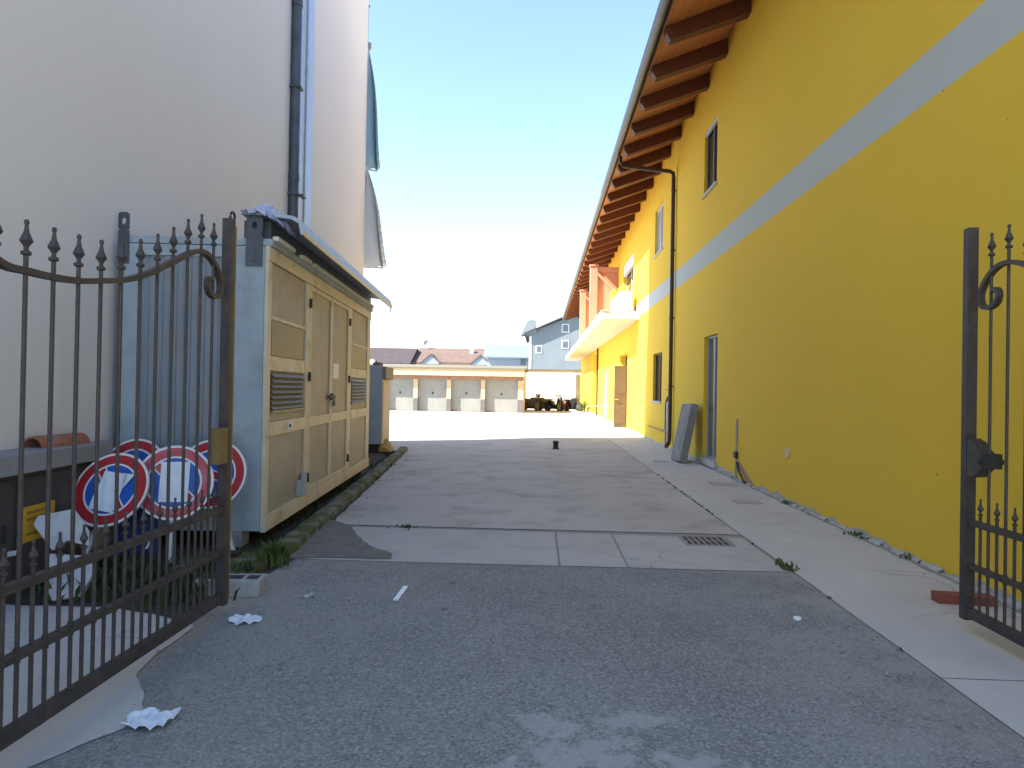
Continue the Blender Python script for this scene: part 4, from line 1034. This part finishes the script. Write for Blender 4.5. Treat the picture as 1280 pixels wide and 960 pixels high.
for y in (-.3,.3):
    mb = MB(); mb.box(-.16,.16,y-.03,y+.03,0,.10); mb.build('foot', M['block'], ac)
sk = thing('white_sack', 'rounded white sack piled beside the air conditioner on the balcony', 'sack', (2.92,25.35,4.162))
mb = MB(); bmesh.ops.create_uvsphere(mb.bm, u_segments=20, v_segments=12, radius=.34)
for v in mb.bm.verts:
    v.co.z = max(v.co.z, -.26); v.co *= 1+.16*mnoise.noise(v.co*5); v.co.z *= 1.5; v.co.z += .38
mb.build('bag', M['white'], sk, smooth=True)
mb = MB(); mb.lathe([(.10,.78),(.05,.86),(.09,.95)], n=10); mb.build('tied_neck', M['white'], sk, smooth=True)

# broken mortar line along the foot of the wall
mb = MB(); random.seed(11)
y = 4.0
while y < 12.9:
    l = random.uniform(.08,.34); wd = random.uniform(.03,.10); hh = random.uniform(.006,.03)
    n = 6; ring = []
    pts = [(WX-wd*random.uniform(.3,1.0), y+l*i/n) for i in range(n+1)]
    A = [mb.bm.verts.new((p[0], p[1], .001)) for p in pts]; B = [mb.bm.verts.new((WX-.001, p[1], hh*random.uniform(.5,1.2)+.01)) for p in pts]
    C = [mb.bm.verts.new((WX-.5*(WX-p[0]), p[1], hh*random.uniform(.5,1.1))) for p in pts]
    for i in range(n):
        mb.bm.faces.new((A[i],A[i+1],C[i+1],C[i])); mb.bm.faces.new((C[i],C[i+1],B[i+1],B[i]))
    y += l*random.uniform(.9,1.5)
o = mb.build('mortar_crumbs', M['mortar']); o['kind'] = 'stuff'; o['label'] = 'broken mortar along the foot of the yellow wall'
sheet('wall_gap', [(WX-.09,3.2),(WX-.02,3.2),(WX-.02,12.9),(WX-.06,12.9)], .0075, M['joint'], 'dark gap at the foot of the yellow wall', jitter=.03, sub=.1)  # flat strip, darker than the walk, along the wall foot
sp = [(WX-.06+random.gauss(0,.02), random.choice([7.0,7.1,7.2,6.2,9.1]), .06, 8, .03, .0) for _ in range(9)]
weeds('wall_weeds', sp, 'small weeds at the foot of the yellow wall', M['leaf'])

# leaning stone slab
mb = MB(); mb.box(-.075,.075,0,.80,0,1.22)
for v in mb.bm.verts: v.co.x += mnoise.noise(v.co*2)*.02
sb = mb.build('leaning_slab', M['slab'], bevel=.015, loc=(2.93,13.98,.0), rot=(R(-2),R(11.5),R(2)))
sb.location.z = .022
tag(sb, 'thick grey stone slab leaning on the yellow wall by the glass door', 'stone slab')

# pale A-frame trestle in the sun
ts = thing('trestle', 'pale slender trestle standing in the sun before the far wall', 'trestle', (2.75,31.5,.003), .3)
for s in (-1,1):
    for e in (-.45,.45):
        mb = MB(); mb.tube([(e,s*.22,0),(e,s*.03,.72)], .018, 6); mb.build('leg', M['bike_silver'], ts)
mb = MB(); mb.box(-.55,.55,-.04,.04,.715,.76); mb.build('top_bar', M['white'], ts)

# ------------------------------------------------------------------ garages
GY = 42.0
ga = thing('garage_row', 'long low garage row with grey doors and cream fascia', 'garage', (0,GY,0))
piers = [(-16.3,-16.0),(-14.15,-13.85),(-12.0,-11.7),(-9.95,-9.60),(-7.86,-7.60),(-5.78,-5.52),(-3.65,-3.40),(-1.36,-1.02)]
for a, b in piers:
    mb = MB(); mb.box(a, b, 0, .35, .80, 2.02); p = mb.build('pier', M['cream'], ga, bevel=.01)
    mb = MB(); mb.box(a-.01, b+.01, -.01, .36, 0, .799); mb.build('plinth', M['plinth'], p)
    mb = MB(); mb.box(a+.07,b-.07,-.03,-.001,1.98,2.08); mb.build('lamp', M['terracotta'], p)
mb = MB(); mb.box(-16.3, -1.02, .01, .34, 2.021, 2.22); mb.build('lintel', M['lintel'], ga)
mb = MB(); mb.box(-16.5, -.96, -.35, .34, 2.23, 2.66); mb.build('fascia', M['cream'], ga, bevel=.01)
mb = MB(); mb.hexa([(-16.7,-.42,2.662),(-.86,-.42,2.662),(-.86,6,2.662),(-16.7,6,2.662),(-16.7,-.42,2.74),(-.86,-.42,2.74),(-.86,6,3.1),(-16.7,6,3.1)]); mb.build('roof', M['garage_roof'], ga)
mb = MB(); mb.box(-16.3,-1.02,.75,6,0,2.66); mb.build('rear_wall', M['cream'], ga)
for (a,b),(c,d) in zip(piers, piers[1:]):
    mb = MB()
    xx = b+.01; n = 12; stp = (c-.01-xx)/n
    for i in range(n): mb.box(xx+i*stp+.004, xx+(i+1)*stp-.004, .25, .29, .03, 2.02)
    mb.box(xx, c-.01, .28, .31, .02, 2.02)
    gd = mb.build('garage_door', M['garage_door'], ga)
    mb = MB(); mb.box((b+c)/2-.05,(b+c)/2+.05,.21,.249,1.08,1.20); mb.build('handle', M['black'], gd)

# white boundary wall and its gate pier
wl = thing('boundary_wall', 'white rendered boundary wall behind the parked motorbikes', 'wall', (0,50,0))
mb = MB(); mb.box(-1.0, 3.0, 0, .25, 0, 2.85); mb.build('wall', M['render_white'], wl)
mb = MB(); mb.box(-1.05, 3.05, -.06, .31, 2.851, 2.98); mb.build('coping', M['garage_roof'], wl, bevel=.01)
mb = MB(); mb.box(2.62, 2.92, -.2, -.01, 0, 2.6); mb.build('pier', M['garage_roof'], wl)

# ------------------------------------------------------------------ motorbikes
def motorbike(loc, rz, m, label, scooter):
    b = thing('motorbike', label, 'motorbike', loc, rz, 'motorbikes parked by the white wall')
    for y in (-.62,.62):
        mb = MB(); P = [(0, y+.27*math.cos(a), .31+.27*math.sin(a)) for a in [2*math.pi*i/20 for i in range(21)]]
        mb.sweep(P, [(-.05,-.04),(.05,-.04),(.06,0),(.05,.04),(-.05,.04),(-.06,0)], up=(1,0,0)); wq = mb.build('wheel', M['rubber'], b)
        mb = MB(); mb.lathe([(.20,-.03),(.22,-.02),(.22,.02),(.20,.03),(.04,.04),(.04,-.04)], (0,y,.31), 16, 'x'); mb.build('rim', M['bike_silver'], wq)
    mb = MB()
    if scooter: mb.prism([(-.75,.55),(-.55,.35),(-.1,.28),(.3,.26),(.42,.40),(.50,.90),(.44,.95),(.30,.45),(.05,.40),(-.12,.70),(-.72,.74)], 'x', -.16, .16)
    else: mb.prism([(-.80,.72),(-.45,.45),(-.25,.28),(.25,.28),(.38,.55),(.48,.85),(.30,.93),(.02,.90),(-.15,.76),(-.78,.80)], 'x', -.14, .14)
    mb.build('body', m, b, bevel=.03, smooth=True)
    mb = MB(); mb.prism([(-.74,.745),(-.70,.83),(-.2,.81),(-.08,.745)], 'x', -.13, .13); mb.build('seat', M['bike_black'], b, bevel=.02)
    mb = MB(); mb.box(-.15,.15,-.36,.34,.13,.30); mb.build('engine', M['bike_black'], b, bevel=.03)
    for x in (-.06,.06):
        mb = MB(); mb.tube([(x,.62,.31),(x,.45,.92)], .022, 6); mb.build('fork', M['chrome'], b)
    mb = MB(); mb.tube([(-.36,.32,1.02),(-.2,.42,1.0),(0,.45,.96),(.2,.42,1.0),(.36,.32,1.02)], .016, 6); mb.build('handlebar', M['bike_black'], b)
    mb = MB(); mb.lathe([(.03,.50),(.10,.53),(.10,.58),(.06,.60)], (0,0,.86), 12, 'y'); mb.build('headlight', M['chrome'], b, smooth=True)
    mb = MB(); mb.hexa([(-.13,.50,.98),(.13,.50,.98),(.13,.51,.98),(-.13,.51,.98),(-.09,.38,1.16),(.09,.38,1.16),(.09,.39,1.16),(-.09,.39,1.16)]); mb.build('windscreen', M['glass_grey'], b)
    for s in (-1,1):
        mb = MB(); mb.tube([(s*.2,.42,1.0),(s*.27,.40,1.08)], .008, 5); mb.lathe([(.04,-.01),(.04,.01)], (s*.28,.40,1.10), 8, 'y'); mb.build('mirror', M['bike_black'], b)
    mb = MB(); mb.tube([(.17,-.2,.25),(.19,-.8,.40)], .05, 8); mb.build('exhaust', M['chrome'], b, smooth=True)
    return b
motorbike((-.55,47.2,.003), R(236), M['bike_silver'], 'dark grey motorbike, leftmost of the row by the white wall', False)
motorbike((.22,47.0,.003), R(141), M['bike_black'], 'black motorbike second from the left in the row', False)
motorbike((1.00,47.3,.003), R(228), M['bike_black'], 'black scooter in the middle of the row by the white wall', True)
motorbike((1.62,46.9,.003), R(150), M['bike_red'], 'dark reddish scooter second from the right in the row', True)
motorbike((2.28,47.2,.003), R(222), M['bike_black'], 'black motorbike at the right end of the row', False)
mb = MB(); random.seed(5)
for _ in range(500):
    c = Vector((random.gauss(0,.22), random.gauss(0,.22), abs(random.gauss(.3,.22)))); d = Vector((random.gauss(0,1),random.gauss(0,1),random.gauss(0,1))).normalized()*.06; e = d.cross(Vector((random.random(),random.random(),1))).normalized()*.03
    mb.face([c-d, c+e, c+d, c-e])
o = mb.build('shrub', M['leaf'], loc=(2.98,46.0,0)); tag(o, 'small green shrub at the foot of the far yellow wall', 'shrub')

# ------------------------------------------------------------------ houses behind
def house(name, label, x0, x1, y0, y1, zw, zr_, wallm, roofm, axis='x', wins=(), over=.5):
    h = thing(name, label, 'house', ((x0+x1)/2, y0, 0))
    cx = (x0+x1)/2; a, b = x0-cx, x1-cx; D = y1-y0
    mb = MB()
    if axis == 'x':   # ridge runs along x
        mb.prism([(0,0),(D,0),(D,zw),(D/2,zr_-.15),(0,zw)], 'x', a, b)
    else:
        mb.prism([(a,0),(b,0),(b,zw),((a+b)/2,zr_-.15),(a,zw)], 'y', 0, D)
    mb.build('wall', wallm, h)
    mb = MB(); t = .18
    if axis == 'x':
        s = (zr_-zw)/(D/2); mb.prism([(-over,zw-over*s),(D/2,zr_),(D+over,zw-over*s),(D+over,zw-over*s+t),(D/2,zr_+t),(-over,zw-over*s+t)], 'x', a-over, b+over)
    else:
        hw = (b-a)/2; s = (zr_-zw)/hw; m_ = (a+b)/2
        mb.prism([(a-over,zw-over*s),(m_,zr_),(b+over,zw-over*s),(b+over,zw-over*s+t),(m_,zr_+t),(a-over,zw-over*s+t)], 'y', -over, D+over)
    rf = mb.build('roof', roofm, h)
    for wx, wz, ww, wh in wins:
        mb = MB(); mb.box(wx-cx-ww/2-.12, wx-cx+ww/2+.12, -.05, -.002, wz-wh/2-.12, wz+wh/2+.12); f = mb.build('window', M['frame_white'], h)
        mb = MB(); mb.box(wx-cx-ww/2, wx-cx+ww/2, -.075, -.051, wz-wh/2, wz+wh/2); mb.build('pane', M['glass_grey'], f)
    return h, rf
h1, r1 = house('house', 'far house with a long dark brown roof, at the left behind the garages', -34, -17.4, 88, 98, 4.6, 6.7, M['render_white'], M['roof_dark'], 'x', [(-22,3.6,1.2,1.0)])
mb = MB(); mb.box(-3.0,-2.2,2.2,3.0,5.2,6.4); mb.build('chimney', M['render_white'], r1)
mb = MB(); mb.box(.6,4.2,-.9,.3,4.3,5.0); mb.build('dormer', M['render_white'], h1)
h2, r2 = house('house', 'far house with a terracotta roof and two small dormers behind the garages', -16.6, -7.0, 90, 100, 4.9, 6.9, M['cream'], M['roof_red'], 'x', [(-9,3.8,1.1,1.0)])
for dx in (-2.7, 3.9):
    mb = MB(); mb.prism([(dx-1.1,4.6),(dx+1.1,4.6),(dx+1.1,4.8),(dx,5.75),(dx-1.1,4.8)], 'y', -.8, 2.2); d = mb.build('dormer', M['house_pale'], h2)
    mb = MB(); mb.prism([(dx-1.3,4.66),(dx,5.80),(dx+1.3,4.66),(dx+1.3,4.82),(dx,5.98),(dx-1.3,4.82)], 'y', -.95, 2.2); mb.build('dormer_roof', M['roof_red'], d)
mb = MB(); mb.box(2.1,2.6,3.0,3.5,5.9,7.0); mb.build('chimney', M['render_white'], r2)
ds = thing('satellite_dish', 'grey satellite dish on a mast above the terracotta roof', 'satellite dish', (-15.95,94.5,6.75))
mb = MB(); mb.tube([(0,0,0),(0,0,.9)], .04, 6); mb.build('mast', M['galv'], ds)
mb = MB(); mb.lathe([(.05,.06),(.30,.0),(.42,-.10),(.40,-.08),(.28,.03),(.05,.09)], (0,-.15,.95), 16, 'y'); mb.build('dish', M['galv'], ds, smooth=True)
h3, r3 = house('house', 'pale blue white house with a light metal roof left of the grey house', -6.4, -1.2, 82, 90, 5.4, 6.9, M['house_pale'], M['roof_metal'], 'x', [])
mb = MB(); mb.box(1.3,2.2,-.06,-.001,5.35,6.0) if False else mb.box(1.4,2.0,-.06,-.002,4.4,5.2); mb.build('window', M['glass_grey'], h3)
h4, r4 = house('house', 'tall grey gabled house with white framed windows behind the yellow building', -1.3, 8.6, 78, 92, 8.0, 10.2, M['house_grey'], M['roof_dark'], 'y', [(2.80,8.55,.62,.75),(2.80,6.70,.62,.75),(-.2,6.1,.5,.7)], .6)
mb = MB(); mb.prism([(-5.95,7.7),(-4.2,8.0),(-4.2,9.3),(-4.5,9.45),(-5.2,9.35)], 'y', -.5, 3); mb.build('side_dormer', M['house_grey'], h4)
mb = MB(); mb.box(-4.98,-4.70,-.06,-.003,0,7.6); mb.build('corner_pilaster', M['render_white'], h4)
